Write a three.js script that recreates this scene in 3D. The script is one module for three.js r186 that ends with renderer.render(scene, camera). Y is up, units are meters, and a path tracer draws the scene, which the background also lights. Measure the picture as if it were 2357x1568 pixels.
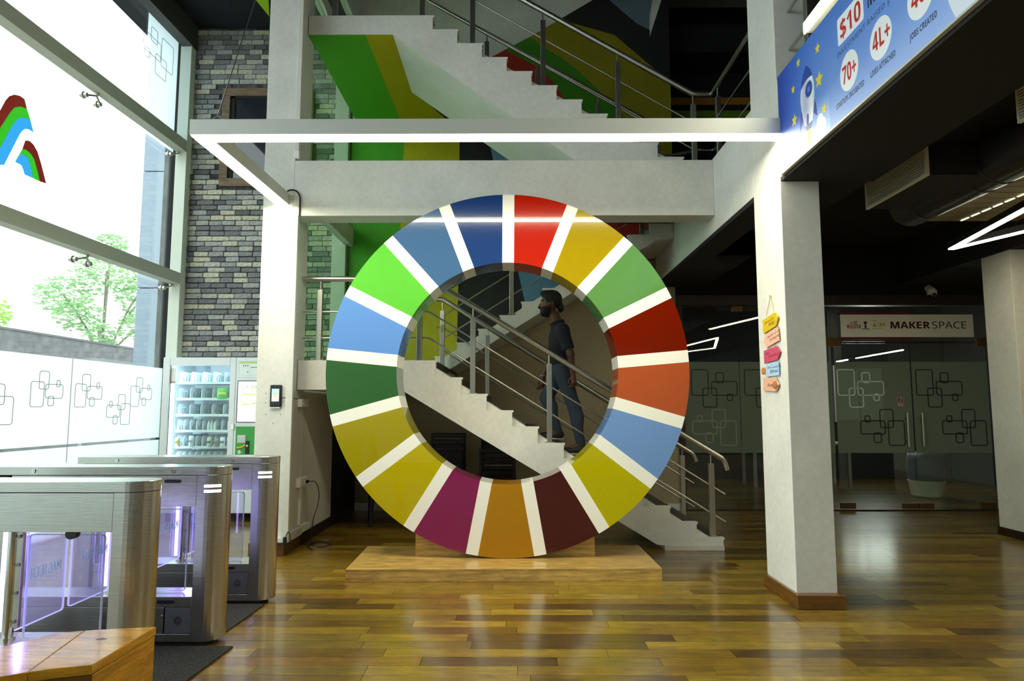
import * as THREE from 'three';
import { RoundedBoxGeometry } from 'three/addons/geometries/RoundedBoxGeometry.js';
import { mergeGeometries, mergeVertices } from 'three/addons/utils/BufferGeometryUtils.js';
import { MarchingCubes } from 'three/addons/objects/MarchingCubes.js';
import { RectAreaLightUniformsLib } from 'three/addons/lights/RectAreaLightUniformsLib.js';

// ---------------------------------------------------------------- camera, sky, exposure
const scene = new THREE.Scene();
const camera = new THREE.PerspectiveCamera(53.04, 2357 / 1568, 0.05, 200);
camera.position.set(0, 1.35, 0);
camera.rotation.order = 'YXZ';
camera.rotation.set(Math.atan(158 / 1571), 0.00538, 0);
scene.background = new THREE.Color(0.97, 1.0, 1.04);     // even overcast sky
scene.backgroundIntensity = 1.0;
const renderer = new THREE.WebGLRenderer();
renderer.toneMapping = THREE.LinearToneMapping;
renderer.toneMappingExposure = 4.15;
renderer.shadowMap.enabled = true;
RectAreaLightUniformsLib.init();
const LED = new THREE.Color(1.0, 0.93, 0.68);
function areaLight(w, h, x, y, z, tx, ty, tz, intensity, color = LED) {
  const l = new THREE.RectAreaLight(color, intensity, w, h);
  l.position.set(x, y, z); scene.add(l); l.lookAt(tx, ty, tz);
  return l;
}

// ---------------------------------------------------------------- helpers
let seed = 7;
const rnd = () => { seed = (seed * 1664525 + 1013904223) % 4294967296; return seed / 4294967296; };
const rr = (a, b) => a + (b - a) * rnd();
const V = (x, y, z) => new THREE.Vector3(x, y, z);
const used = {};
function numbered(name) {
  const n = used[name] = (used[name] ?? -1) + 1;
  return n ? name + '_' + String(n).padStart(3, '0') : name;
}
const flat = (g) => (g.index ? g.toNonIndexed() : g);
function merge(list) {
  list = [].concat(list).map(flat);
  for (const g of list) for (const k of Object.keys(g.attributes)) if (!['position', 'normal', 'uv'].includes(k)) g.deleteAttribute(k);
  return list.length === 1 ? list[0] : mergeGeometries(list);
}
function shade(m) { m.castShadow = m.receiveShadow = true; return m; }
class Thing {                              // a top-level object; parts are given in world coordinates unless local
  constructor(name, label, category, at = [0, 0, 0], turn = 0, group = null, local = false) {
    this.g = new THREE.Group(); this.g.name = numbered(name); this.g.position.set(...at); this.g.rotation.y = turn;
    this.at = at; this.local = local; this.g.userData = { label };
    if (category) this.g.userData.category = category;
    if (group) this.g.userData.group = group;
    scene.add(this.g);
  }
  kind(k) { this.g.userData.kind = k; return this; }
  part(name, geo, mat, parent = this.g, label = null) {
    geo = merge(geo).clone(); if (mat.userData.metric) wuv(geo);
    if (!this.local) geo.translate(-this.at[0], -this.at[1], -this.at[2]);
    const m = shade(new THREE.Mesh(geo, mat)); m.name = name; parent.add(m);
    if (label) m.userData.label = label;
    return m;
  }
  copy(at, label) {
    const c = this.g.clone(); c.name = numbered(this.g.name.replace(/_\d{3}$/, '')); c.position.set(...at); c.userData = { ...this.g.userData };
    if (label) c.userData.label = label;
    scene.add(c); return c;
  }
}
function struct(name, label, geo, mat, at = [0, 0, 0]) { // a piece of the setting in one mesh
  const g = merge(geo), m = shade(new THREE.Mesh(mat.userData.metric ? wuv(g) : g, mat)); m.name = numbered(name); m.userData = { label, kind: 'structure' }; scene.add(m); return m;
}
function single(name, label, category, geo, mat, group) {   // a thing in one mesh
  const m = shade(new THREE.Mesh(merge(geo), mat)); m.name = numbered(name); m.userData = { label, category }; if (group) m.userData.group = group; scene.add(m); return m;
}
function bx(x0, x1, y0, y1, z0, z1, b = 0) {
  const w = Math.abs(x1 - x0), h = Math.abs(y1 - y0), d = Math.abs(z1 - z0);
  const g = b > 0 ? new RoundedBoxGeometry(w, h, d, 1, Math.min(b, w / 2.01, h / 2.01, d / 2.01)) : new THREE.BoxGeometry(w, h, d);
  return g.translate((x0 + x1) / 2, (y0 + y1) / 2, (z0 + z1) / 2);
}
function rod(p, q, r, seg = 12, r2 = r) {
  const a = V(...p), b = V(...q), d = b.clone().sub(a), g = new THREE.CylinderGeometry(r2, r, d.length(), seg);
  g.applyQuaternion(new THREE.Quaternion().setFromUnitVectors(V(0, 1, 0), d.clone().normalize()));
  return g.translate((a.x + b.x) / 2, (a.y + b.y) / 2, (a.z + b.z) / 2);
}
function pipe(pts, r, bend = 0.05, seg = 10) {    // a bent pipe with rounded corners and closed ends
  const P = pts.map((p) => V(...p)), path = new THREE.CurvePath();
  let last = P[0];
  for (let i = 1; i < P.length; i++) {
    if (i === P.length - 1) { path.add(new THREE.LineCurve3(last, P[i])); break; }
    const a = P[i].clone().lerp(P[i - 1], Math.min(0.5, bend / P[i].distanceTo(P[i - 1]))), b = P[i].clone().lerp(P[i + 1], Math.min(0.5, bend / P[i].distanceTo(P[i + 1])));
    path.add(new THREE.LineCurve3(last, a)); path.add(new THREE.QuadraticBezierCurve3(a, P[i], b)); last = b;
  }
  const pt = []; path.curves.forEach((c, i) => { const n = c.isLineCurve3 ? 1 : 6; for (let k = i ? 1 : 0; k <= n; k++) pt.push(c.getPoint(k / n)); });
  const parts = [];
  for (let i = 0; i + 1 < pt.length; i++) { if (pt[i].distanceTo(pt[i + 1]) < 1e-5) continue; parts.push(rod(pt[i].toArray(), pt[i + 1].toArray(), r, seg)); if (i) parts.push(new THREE.SphereGeometry(r, seg, 6).translate(pt[i].x, pt[i].y, pt[i].z)); }
  return merge(parts);
}
function tube(pts, r, n = 40, seg = 6) { return new THREE.TubeGeometry(new THREE.CatmullRomCurve3(pts.map((p) => V(...p))), n, r, seg); }
function poly(pts, holes = []) {
  const s = new THREE.Shape(pts.map(([x, y]) => new THREE.Vector2(x, y)));
  for (const h of holes) s.holes.push(new THREE.Path(h.map(([x, y]) => new THREE.Vector2(x, y))));
  return s;
}
const sheetX = (x, y0, y1, z0, z1) => new THREE.PlaneGeometry(z1 - z0, y1 - y0).rotateY(Math.PI / 2).translate(x, (y0 + y1) / 2, (z0 + z1) / 2);
function ext(shape, z0, z1, bev = 0) {       // shape in x,y, pushed along z
  if (Array.isArray(shape)) shape = poly(shape);
  const g = new THREE.ExtrudeGeometry(shape, { depth: z1 - z0 - 2 * bev, bevelEnabled: bev > 0, bevelSize: bev, bevelThickness: bev, bevelOffset: -bev, bevelSegments: 1, curveSegments: 24 });
  return g.translate(0, 0, z0 + bev);
}
const extX = (pts, x0, x1, bev = 0) => ext(Array.isArray(pts) ? pts.map(([z, y]) => [-z, y]) : pts, 0, x1 - x0, bev).rotateY(Math.PI / 2).translate(x0, 0, 0);  // pts are (z, y)
const extY = (pts, y0, y1, bev = 0) => ext(pts.map(([x, z]) => [x, -z]), y0, y1, bev).rotateX(-Math.PI / 2);             // pts are (x, z)
function wuv(g, s = 1, ou = 0, ov = 0) {       // texture coordinates in metres, by the side a face looks to
  g = flat(g); const p = g.attributes.position, n = g.attributes.normal, uv = new Float32Array(p.count * 2);
  for (let i = 0; i < p.count; i++) {
    const ax = Math.abs(n.getX(i)), ay = Math.abs(n.getY(i)), az = Math.abs(n.getZ(i));
    const [u, v] = ay >= ax && ay >= az ? [p.getX(i), p.getZ(i)] : ax >= az ? [p.getZ(i), p.getY(i)] : [p.getX(i), p.getY(i)];
    uv[2 * i] = u * s + ou; uv[2 * i + 1] = v * s + ov;
  }
  g.setAttribute('uv', new THREE.BufferAttribute(uv, 2)); return g;
}
function roundRect(x0, x1, y0, y1, r, n = 4) {
  const out = [];
  for (const [cx, cy, a] of [[x1 - r, y1 - r, 0], [x0 + r, y1 - r, 1], [x0 + r, y0 + r, 2], [x1 - r, y0 + r, 3]]) for (let i = 0; i <= n; i++) { const t = (a + i / n) * Math.PI / 2; out.push([cx + r * Math.cos(t), cy + r * Math.sin(t)]); }
  return out;
}
const ringRect = (x0, x1, y0, y1, r0, w, r = Math.min(r0, 0.3 * Math.min(x1 - x0, y1 - y0))) => poly(roundRect(x0, x1, y0, y1, r), [roundRect(x0 + w, x1 - w, y0 + w, y1 - w, Math.max(0.002, r - w))]);

// ---------------------------------------------------------------- textures and materials
function dataTex(w, h, f, srgb = true) {
  const d = new Uint8Array(w * h * 4);
  for (let y = 0; y < h; y++) for (let x = 0; x < w; x++) { const c = f(x / w, y / h, x, y), i = (y * w + x) * 4; for (let k = 0; k < 3; k++) d[i + k] = Math.max(0, Math.min(255, c[k] * 255)); d[i + 3] = 255; }
  const t = new THREE.DataTexture(d, w, h); t.wrapS = t.wrapT = THREE.RepeatWrapping; t.magFilter = THREE.LinearFilter; t.minFilter = THREE.LinearFilter;
  if (srgb) t.colorSpace = THREE.SRGBColorSpace; t.needsUpdate = true; return t;
}
function tileNoise(n, s) {               // smooth noise that repeats over n x n cells
  let q = s; const r = () => { q = (q * 1664525 + 1013904223) % 4294967296; return q / 4294967296; }, a = Array.from({ length: n * n }, r);
  return (u, v) => { u = ((u % 1) + 1) % 1 * n; v = ((v % 1) + 1) % 1 * n; const i = Math.floor(u), j = Math.floor(v), e = (t) => t * t * (3 - 2 * t), fu = e(u - i), fv = e(v - j), g = (x, y) => a[(y % n) * n + (x % n)]; return (g(i, j) * (1 - fu) + g(i + 1, j) * fu) * (1 - fv) + (g(i, j + 1) * (1 - fu) + g(i + 1, j + 1) * fu) * fv; };
}
const n8 = tileNoise(8, 11), n16 = tileNoise(16, 5), n64 = tileNoise(64, 3), n128 = tileNoise(128, 9);
const grain = dataTex(1024, 512, (u, v) => {
  const w = v + 0.012 * n8(u, v) , streak = n64(u * 0.12, w) * 0.5 + n128(u * 0.25, w * 2) * 0.3 + n16(u, v) * 0.35, pore = n128(u * 0.5, v * 4) > 0.82 ? 0.1 : 0, c = 0.72 + 0.34 * (streak - 0.55) - pore;
  return [c, c * 0.985, c * 0.95];
});
const speck = dataTex(512, 512, (u, v) => { const c = 0.93 + 0.05 * (n8(u, v) - 0.5) + 0.035 * (n64(u, v) - 0.5) + 0.02 * (n128(u, v) - 0.5); return [c, c, c * 0.995]; });
const brush = dataTex(512, 256, (u, v) => { const c = 0.5 + 0.35 * (n128(u * 0.05, v) - 0.5) + 0.3 * (n128(u * 0.08, v * 2) - 0.5); return [c, c, c]; }, false);
const fuzz = dataTex(256, 256, (u, v) => { const c = 0.35 + 0.65 * n128(u, v) * n64(u, v) * 1.6; return [c, c, c]; });
const plaster = dataTex(256, 256, (u, v) => { const c = 0.86 + 0.12 * (n8(u, v) - 0.5) + 0.14 * (n16(u, v) - 0.5) + 0.08 * (n64(u, v) - 0.5); return [c, c, c]; });
const brickTex = dataTex(512, 256, (u, v) => { const p = n16(u, v) * 0.6 + n64(u, v) * 0.4, c = p < 0.38 ? 0.45 + 0.9 * p : 0.8 + 0.25 * n128(u, v); return [c, c, c]; });
const stone = dataTex(512, 256, (u, v) => { const c = 0.78 + 0.3 * (n16(u, v) - 0.5) + 0.35 * (n64(u, v) - 0.5) + 0.2 * (n128(u, v) - 0.5); return [c, c, c]; });
const rep = (t, x, y) => { const c = t.clone(); c.repeat.set(x, y); c.needsUpdate = true; return c; };
const S = (color, roughness = 0.6, o = {}) => new THREE.MeshStandardMaterial({ color, roughness, ...o });
const P = (color, roughness = 0.5, o = {}) => new THREE.MeshPhysicalMaterial({ color, roughness, ...o });
const glow = (color, e, o = {}) => new THREE.MeshStandardMaterial({ color: 0xffffff, emissive: color, emissiveIntensity: e, roughness: 0.6, ...o });
const M = {
  white: S(0xe9e9e4, 0.62, { map: rep(speck, 0.5, 0.5) }),
  whiteGloss: P(0xf1f1ea, 0.22, { clearcoat: 0.6, clearcoatRoughness: 0.05 }),
  cream: S(0xdedbd0, 0.7, { map: rep(speck, 0.5, 0.5) }),
  beige: S(0xa8a08c, 0.8, { map: rep(speck, 0.5, 0.5) }),
  black: S(0x17171a, 0.75), dark: S(0x1b1a18, 0.8), navy: S(0x14161e, 0.85), slabBlack: S(0x0f0f0f, 0.9),
  granite: S(0x4a4a48, 0.45, { map: rep(stone, 2, 2) }),
  steel: P(0xb9b7ae, 0.3, { metalness: 1 }), chrome: P(0xd0cfc8, 0.14, { metalness: 1 }),
  inox: P(0xc2c0bd, 0.24, { metalness: 1, anisotropy: 0.5, bumpMap: rep(brush, 1, 6), bumpScale: 0.0003 }),
  alu: S(0xc4c6c0, 0.45, { metalness: 0.25 }),
  facade: S(0xc6cabb, 0.5), facadeWhite: S(0xe3e8dc, 0.5),
  rubber: S(0x151717, 0.8), plasticBlack: P(0x101114, 0.35), plasticWhite: S(0xe6e6df, 0.45),
  glass: P(0xf4fbf8, 0.0, { transmission: 1, thickness: 0, ior: 1.5 }),
  glassGreen: P(0xe6f6e4, 0.0, { transmission: 1, specularIntensity: 0.45, thickness: 0, ior: 1.5 }),
  glassEdge: P(0x9fc7b4, 0.1, { transmission: 0.6, thickness: 0 }),
  film: P(0xf4fffc, 0.97, { transmission: 0.8, thickness: 0, side: THREE.DoubleSide }),
  filmDoor: P(0x76806c, 0.95, { transmission: 0.5, thickness: 0, side: THREE.DoubleSide }),
  etch: S(0x56625f, 0.5), etchLight: S(0x93988a, 0.4), etchDark: S(0x161a15, 0.5),
  skirting: P(0x8f5c14, 0.35, { map: grain, clearcoat: 0.4 }), brownWood: S(0x3a2412, 0.5, { map: grain }),
  oak: P(0xffd47c, 0.3, { map: rep(grain, 0.8, 1.2), clearcoat: 0.35, clearcoatRoughness: 0.2 }),
  frameWood: S(0xa5886a, 0.5, { map: grain }),
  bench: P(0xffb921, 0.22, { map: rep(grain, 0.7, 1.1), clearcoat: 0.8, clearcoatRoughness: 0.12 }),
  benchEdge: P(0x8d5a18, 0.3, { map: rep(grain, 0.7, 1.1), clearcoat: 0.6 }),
  mat: S(0x4a4b47, 1.0, { map: rep(fuzz, 3, 3), bumpMap: rep(fuzz, 3, 3), bumpScale: 0.004 }),
  led: glow(LED, 4), ledWhite: glow(0xfff4dc, 2), ledBlue: glow(new THREE.Color(0.75, 0.75, 1), 2.2), ledViolet: glow(new THREE.Color(0.5, 0.42, 1), 1.3),
  screw: S(0x8a8a88, 0.3, { metalness: 1 }), rope: S(0xb9a94a, 0.9),
};
for (const k of ['white', 'cream', 'beige', 'granite', 'inox', 'oak', 'skirting', 'brownWood']) M[k].userData.metric = true;

// ---------------------------------------------------------------- floor: every plank near the camera is a piece, the far rows are joined
{
  const fl = new Thing('floor', 'glossy olive brown hardwood plank floor running across the whole hall').kind('structure');
  fl.part('subfloor', bx(-5.2, 8.6, -0.12, -0.012, -13.6, 6), S(0x1a1208, 0.9));
  const tones = [0xb6982f, 0xaa892a, 0xc6a63c, 0x8d6e27, 0xb19034, 0x745a26, 0xa57c2b, 0x9a8335].map((c) => P(c, 0.3, { map: grain, clearcoat: 0.55, clearcoatRoughness: 0.14, bumpMap: grain, bumpScale: 0.0006 }));
  const W = 0.128, far = tones.map(() => []);
  let made = 0;
  for (let k = 0; k < 130; k++) {
    const z0 = 2.0 - k * W; if (z0 < -13.5) break;
    for (let x = -5.1 + rr(-0.9, 0); x < 8.5;) {
      const L = rr(0.55, 1.25), x1 = Math.min(x + L, 8.5), t = Math.floor(rnd() * 8);
      const a = Math.max(x, -5.1), b = x1;
      if (b - a > 0.05) {
        const zc = z0 - W / 2, near = zc < -3.0 && zc > -5.75 && a < (4.9 * -zc) / 6.2 && b > -1.9 && made < 292;
        const g = wuv(near ? bx(a + 0.0012, b - 0.0012, -0.012, rr(-0.0006, 0), z0 - W + 0.0012, z0 - 0.0012) : bx(a + 0.0012, b - 0.0012, -0.012, 0, z0 - W + 0.0012, z0 - 0.0012), 1, rr(0, 9), rr(0, 9));
        if (near) { fl.part('plank', g, tones[t]); made++; } else far[t].push(g);
      }
      x = x1;
    }
  }
  far.forEach((list, i) => { const m = fl.part('plank_rows', list, tones[i]); m.userData.kind = 'stuff'; });
}

// ---------------------------------------------------------------- ceilings, outer walls
struct('ceiling', 'dark navy high ceiling over the glazed hall', [bx(-5.4, 8.7, 6.8, 7.0, -6.35, 6.2), bx(-5.4, -2.35, 6.8, 7.0, -9.6, -6.35)], M.navy);
struct('ceiling', 'dark ceiling high above the stairwell', [bx(-2.6, 8.7, 7.9, 8.1, -10.8, -6.2), bx(-2.6, 8.7, 7.0, 7.9, -6.35, -6.2), bx(-2.6, -2.4, 7.0, 7.9, -10.8, -6.35)], M.cream);
struct('ceiling', 'black slab underside over the dark lobby on the right', [bx(2.2, 8.7, 3.6, 3.75, -6.6, 6.2), bx(2.2, 8.7, 3.6, 3.75, -13.7, -6.6)], M.slabBlack);
struct('ceiling', 'lime green paint corner on the dark ceiling beside the white column', extY([[-3.5, -8.3], [-3.2, -8.3], [-3.426, -8.99]], 6.788, 6.8), S(0xa6d61a, 0.6));
struct('wall_front', 'white wall behind the camera', bx(-5.6, 8.7, -0.1, 7, 6.0, 6.2), M.white);
struct('wall_right', 'white wall far to the right', bx(8.5, 8.7, -0.1, 8, -13.7, 6.0), M.cream);

// brick wall at the back left
{
  const w = new Thing('wall_left', 'grey and cream brick wall behind the vending machine').kind('structure');
  w.part('mortar', bx(-4.95, -2.31, 0, 6.8, -9.5, -9.3), S(0x6f6f73, 0.95, { map: rep(stone, 1, 1) }));
  const tone = [0x828285, 0x99999b, 0xb2b2b3, 0xc8c8c7, 0xdadad5, 0xece9de, 0xfffae2, 0xa4a4a7, 0xfbf5dc].map((c, i) => S(c, 0.85, { map: rep(brickTex, 0.9 + i * 0.05, 0.5), bumpMap: rep(brickTex, 0.9 + i * 0.05, 0.5), bumpScale: 0.004 }));
  const variants = [0, 1, 2].map(() => { const g = new RoundedBoxGeometry(1, 1, 1, 1, 0.05); const p = g.attributes.position; for (let i = 0; i < p.count; i++) p.setXYZ(i, p.getX(i) + rr(-0.015, 0.015), p.getY(i) + rr(-0.04, 0.04), p.getZ(i)); return g; });
  const H = 0.0735, rest = tone.map(() => []); let made = 0;
  for (let r = 0; r * H < 6.76; r++) {
    const y = (r + 0.5) * H, lightRow = rnd();
    for (let x = -4.62 - rr(0, 0.2); x < -2.34;) {
      const L = rr(0.17, 0.25), a = Math.max(x, -4.62), b = Math.min(x + L, -2.34); x += L;
      if (b - a < 0.04) continue;
      const hole = y > 4.4 && y < 5.94 && b > -4.17 && a < -2.9; if (hole && b > -4.1 && a < -2.95) continue;
      const k = lightRow > 0.68 ? [5, 6, 8, 4, 3][Math.floor(rnd() * 5)] : [0, 1, 2, 3, 4, 5, 7, 1, 8][Math.floor(rnd() * 9)], d = rr(0.016, 0.028);
      if (y > 1.95 && made < 296 && a < -3.25) {
        const m = shade(new THREE.Mesh(variants[made % 3], tone[k])); m.name = 'brick'; m.scale.set(b - a - 0.007, H - 0.010, d * 2); m.position.set((a + b) / 2, y, -9.3); w.g.add(m); made++;
      } else rest[k].push(bx(a + 0.005, b - 0.005, y - H / 2 + 0.005, y + H / 2 - 0.005, -9.31, -9.3 + d));
    }
  }
  rest.forEach((l, i) => { if (l.length) w.part('brick_rows', l, tone[i]).userData.kind = 'stuff'; });
}
// wood framed inner window in the brick wall
{
  const w = new Thing('window_1', 'wood framed dark inner window set in the brick wall above the vending machine').kind('structure');
  const x0 = -4.15, x1 = -2.85, y0 = 4.45, y1 = 5.88, f = 0.115;
  w.part('frame', [bx(x0, x1, y1 - f, y1, -9.3, -9.24, 0.006), bx(x0, x1, y0, y0 + f, -9.3, -9.24, 0.006), bx(x0, x0 + f, y0 + f, y1 - f, -9.3, -9.24, 0.006), bx(x1 - f, x1, y0 + f, y1 - f, -9.3, -9.24, 0.006)].map((g) => wuv(g)), M.frameWood);
  w.part('reveal', [bx(x0 + f, x0 + f + 0.06, y0 + f, y1 - f, -9.298, -9.262), bx(x0 + f, x1 - f, y1 - f - 0.03, y1 - f, -9.298, -9.262)], M.dark);
  w.part('pane', bx(x0 + f, x1 - f, y0 + f, y1 - f, -9.29, -9.28), P(0x2b2d38, 0.05, { clearcoat: 1 }));
}

// ---------------------------------------------------------------- back wall of the stairwell with its painted bands (each band its own coat of paint)
{
  const w = new Thing('wall_back', 'back wall of the stairwell painted in green, yellow, black, blue and red shapes').kind('structure');
  w.part('plaster', [bx(-2.31, 2.2, 0, 7.9, -9.5, -9.3), bx(2.0, 2.2, 3.6, 7.9, -10.6, -9.5)], M.white);
  let coat = 0; const paint = (pts, color, n) => w.part(n, ext(pts, -9.3, -9.2985 + 0.0007 * coat++), S(color, 0.6, { map: rep(speck, 0.5, 0.5) }));
  const G = 0x4fae1c, Yc = 0xc9bd00, K = 0x1d1d22, B = 0x6f9cc2, R = 0xb02a10, O = 0x9a8c00;
  paint([[-2.31, 1.83], [-1.66, 1.83], [-1.57, 5.23], [-2.31, 5.23]], G, 'green_band');
  paint([[-1.66, 1.83], [-0.81, 1.83], [-0.79, 3.16], [-0.79, 5.23], [-1.57, 5.23]], Yc, 'yellow_band');
  paint([[-0.81, 1.83], [0.38, 1.83], [0.12, 2.85], [-0.40, 5.23], [-0.79, 5.23], [-0.79, 3.16]], K, 'black_band');
  paint([[0.38, 1.83], [1.6, 2.0], [1.6, 5.23], [-0.4, 5.23], [0.12, 2.85]], B, 'blue_band');
  paint([[1.25, 3.4], [2.2, 3.4], [2.2, 4.4], [1.25, 4.4]].map(([x, y]) => [x, y]), R, 'red_patch');
  paint([[-2.31, 0.1], [2.2, 0.1], [2.2, 3.4], [1.6, 3.4], [0.4, 2.62], [-0.8, 1.83], [-2.31, 1.83]], 0xb3a684, 'beige_dado');
  paint([[-0.3, 6.38], [-0.14, 6.47], [-0.05, 6.41], [0.32, 6.2], [0.43, 6.1], [0.52, 6.0], [0.59, 5.91], [0.68, 5.76], [0.8, 5.4], [-1.0, 5.4], [-1.0, 6.0]], R, 'red_shape');
  paint([[-0.14, 6.47], [0.21, 6.66], [0.35, 6.54], [0.5, 6.44], [0.74, 6.28], [0.94, 6.1], [1.16, 5.88], [1.3, 5.73], [1.55, 5.45], [1.7, 5.2], [1.85, 4.9], [0.9, 4.9], [0.8, 5.4], [0.68, 5.76], [0.59, 5.91], [0.52, 6.0], [0.43, 6.1], [0.32, 6.2], [-0.05, 6.41]], 0x3f8a0d, 'green_shape');
  paint([[0.21, 6.66], [0.57, 6.88], [0.76, 6.88], [1.42, 6.68], [2.0, 6.15], [2.2, 5.93], [2.2, 3.6], [1.9, 3.6], [1.85, 4.9], [1.7, 5.2], [1.55, 5.45], [1.3, 5.73], [1.16, 5.88], [0.94, 6.1], [0.74, 6.28], [0.5, 6.44], [0.35, 6.54]], O, 'olive_shape');
  paint([[0.57, 6.88], [1.4, 7.39], [1.13, 7.39], [1.73, 6.86], [1.92, 6.76], [1.92, 6.65], [2.2, 6.65], [2.2, 5.93], [2.0, 6.15], [1.42, 6.68], [0.76, 6.88]].filter((_, i) => i !== 2), K, 'black_shape');
  paint([[1.15, 7.4], [1.73, 6.86], [1.91, 6.76], [1.92, 6.98], [2.0, 7.4]], 0x6d8298, 'blue_shape');
  paint([[2.2, 6.65], [1.92, 6.65], [2.16, 7.4], [2.2, 7.4]], K, 'black_shape');
}
// dark upper room with two coloured stripes
{
  const w = new Thing('wall_back', 'dark upper floor wall with an orange and a green stripe').kind('structure');
  w.part('plaster', bx(2.2, 8.6, 3.75, 7.9, -10.8, -10.6), M.black);
  w.part('orange_stripe', bx(2.2, 8.5, 6.24, 6.36, -10.6, -10.595), S(0xb47a10, 0.6));
  w.part('green_stripe', bx(2.2, 8.5, 6.03, 6.14, -10.6, -10.595), S(0x6f9a10, 0.6));
  w.part('duct_box', [bx(2.2, 6, 6.75, 7.2, -10.5, -9.9), bx(2.2, 6, 7.3, 7.8, -9.3, -8.8)], M.black);
}
// ---------------------------------------------------------------- columns and beams
{
  const c = new Thing('column', 'tall white column on the left beside the vending machine', null, [-2.31, 0, -6.7]).kind('structure');
  c.part('shaft', bx(-2.46, -2.16, 0, 7.9, -6.95, -6.47, 0.006), M.white);
  c.part('skirting', bx(-2.475, -2.145, 0, 0.115, -6.96, -6.455, 0.004), M.skirting);
  c.part('screw_hole', [[-2.365, 1.5], [-2.366, 1.41], [-2.36, 1.3], [-2.22, 1.3], [-2.29, 1.22]].map(([x, y]) => rod([x, y, -6.475], [x, y, -6.467], 0.004, 8)), M.dark);
  const p = new Thing('column', 'white pillar on the right with the hanging plaque sign', null, [2.07, 0, -5.12]).kind('structure');
  p.part('shaft', bx(1.93, 2.212, 0, 7.9, -5.4, -4.85, 0.005), M.white);
  p.part('skirting', bx(1.905, 2.237, 0, 0.095, -5.425, -4.79, 0.006).translate(0, 0, 0.01), M.skirting);
  const q = new Thing('column', 'white column at the right edge beside the glass doors', null, [5.6, 0, -7.37]).kind('structure');
  q.part('shaft', bx(5.25, 6.0, 0, 3.04, -7.6, -7.15, 0.005), M.cream);
  q.part('skirting', bx(5.235, 6.015, 0, 0.085, -7.615, -7.135, 0.004), M.brownWood);
  q.part('beam', bx(5.22, 6.3, 3.04, 3.6, -9.2, 5.9), M.slabBlack);
}
struct('beam', 'white beam spanning behind the top of the colour wheel', bx(-2.16, 1.93, 3.22, 3.775, -6.73, -6.47, 0.004), M.white);
{
  const b = new Thing('beam', 'white side beam running from the pillar towards the glass doors', null, [2.06, 3.4, -5]).kind('structure');
  b.part('fascia', [bx(1.93, 2.2, 3.062, 3.79, -9.28, -5.4, 0.004), bx(1.93, 2.2, 3.03, 3.77, -4.85, 5.9, 0.004)], M.white);
  b.part('soffit', [bx(1.932, 2.6, 3.02, 3.06, -9.28, -5.41), bx(1.932, 2.6, 3.0, 3.03, -4.84, 5.9), bx(2.2, 2.6, 3.02, 3.6, -9.28, 5.9)], M.slabBlack);
}
// wall under the landing, and the glass screen above it
{
  const w = new Thing('wall_left', 'dirty white side wall under the stair landing', null, [-2.2, 0, -7.4]).kind('structure');
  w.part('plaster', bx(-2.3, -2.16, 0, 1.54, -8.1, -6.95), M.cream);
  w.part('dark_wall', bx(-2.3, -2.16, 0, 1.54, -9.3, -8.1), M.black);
  w.part('skirting', bx(-2.16, -2.14, 0, 0.11, -9.2, -6.95, 0.004), M.brownWood);
}
{
  const w = new Thing('window_2', 'greenish glass screen beside the stair landing', null, [-2.31, 1.83, -8.1]).kind('structure');
  w.part('pane', [bx(-2.316, -2.304, 1.83, 3.6, -9.2, -6.95), bx(-2.316, -2.304, 3.85, 6.1, -9.2, -6.95), bx(-2.316, -2.304, 6.25, 6.8, -9.2, -6.95)], M.glassGreen);
  w.part('frame', [bx(-2.36, -2.26, 6.1, 6.25, -9.3, -6.95), bx(-2.36, -2.26, 3.6, 3.85, -9.3, -6.95), bx(-2.53, -2.34, 0, 6.8, -9.29, -9.2), bx(-2.36, -2.26, 6.8, 7.9, -9.3, -6.95)], M.white);
  w.part('door_closer', [bx(-2.30, -2.24, 5.95, 6.01, -8.5, -8.2, 0.01), rod([-2.25, 5.93, -8.2], [-2.2, 5.9, -7.8], 0.012), rod([-2.2, 5.9, -7.8], [-2.27, 6.12, -7.6], 0.012)], M.alu);
}

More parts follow.
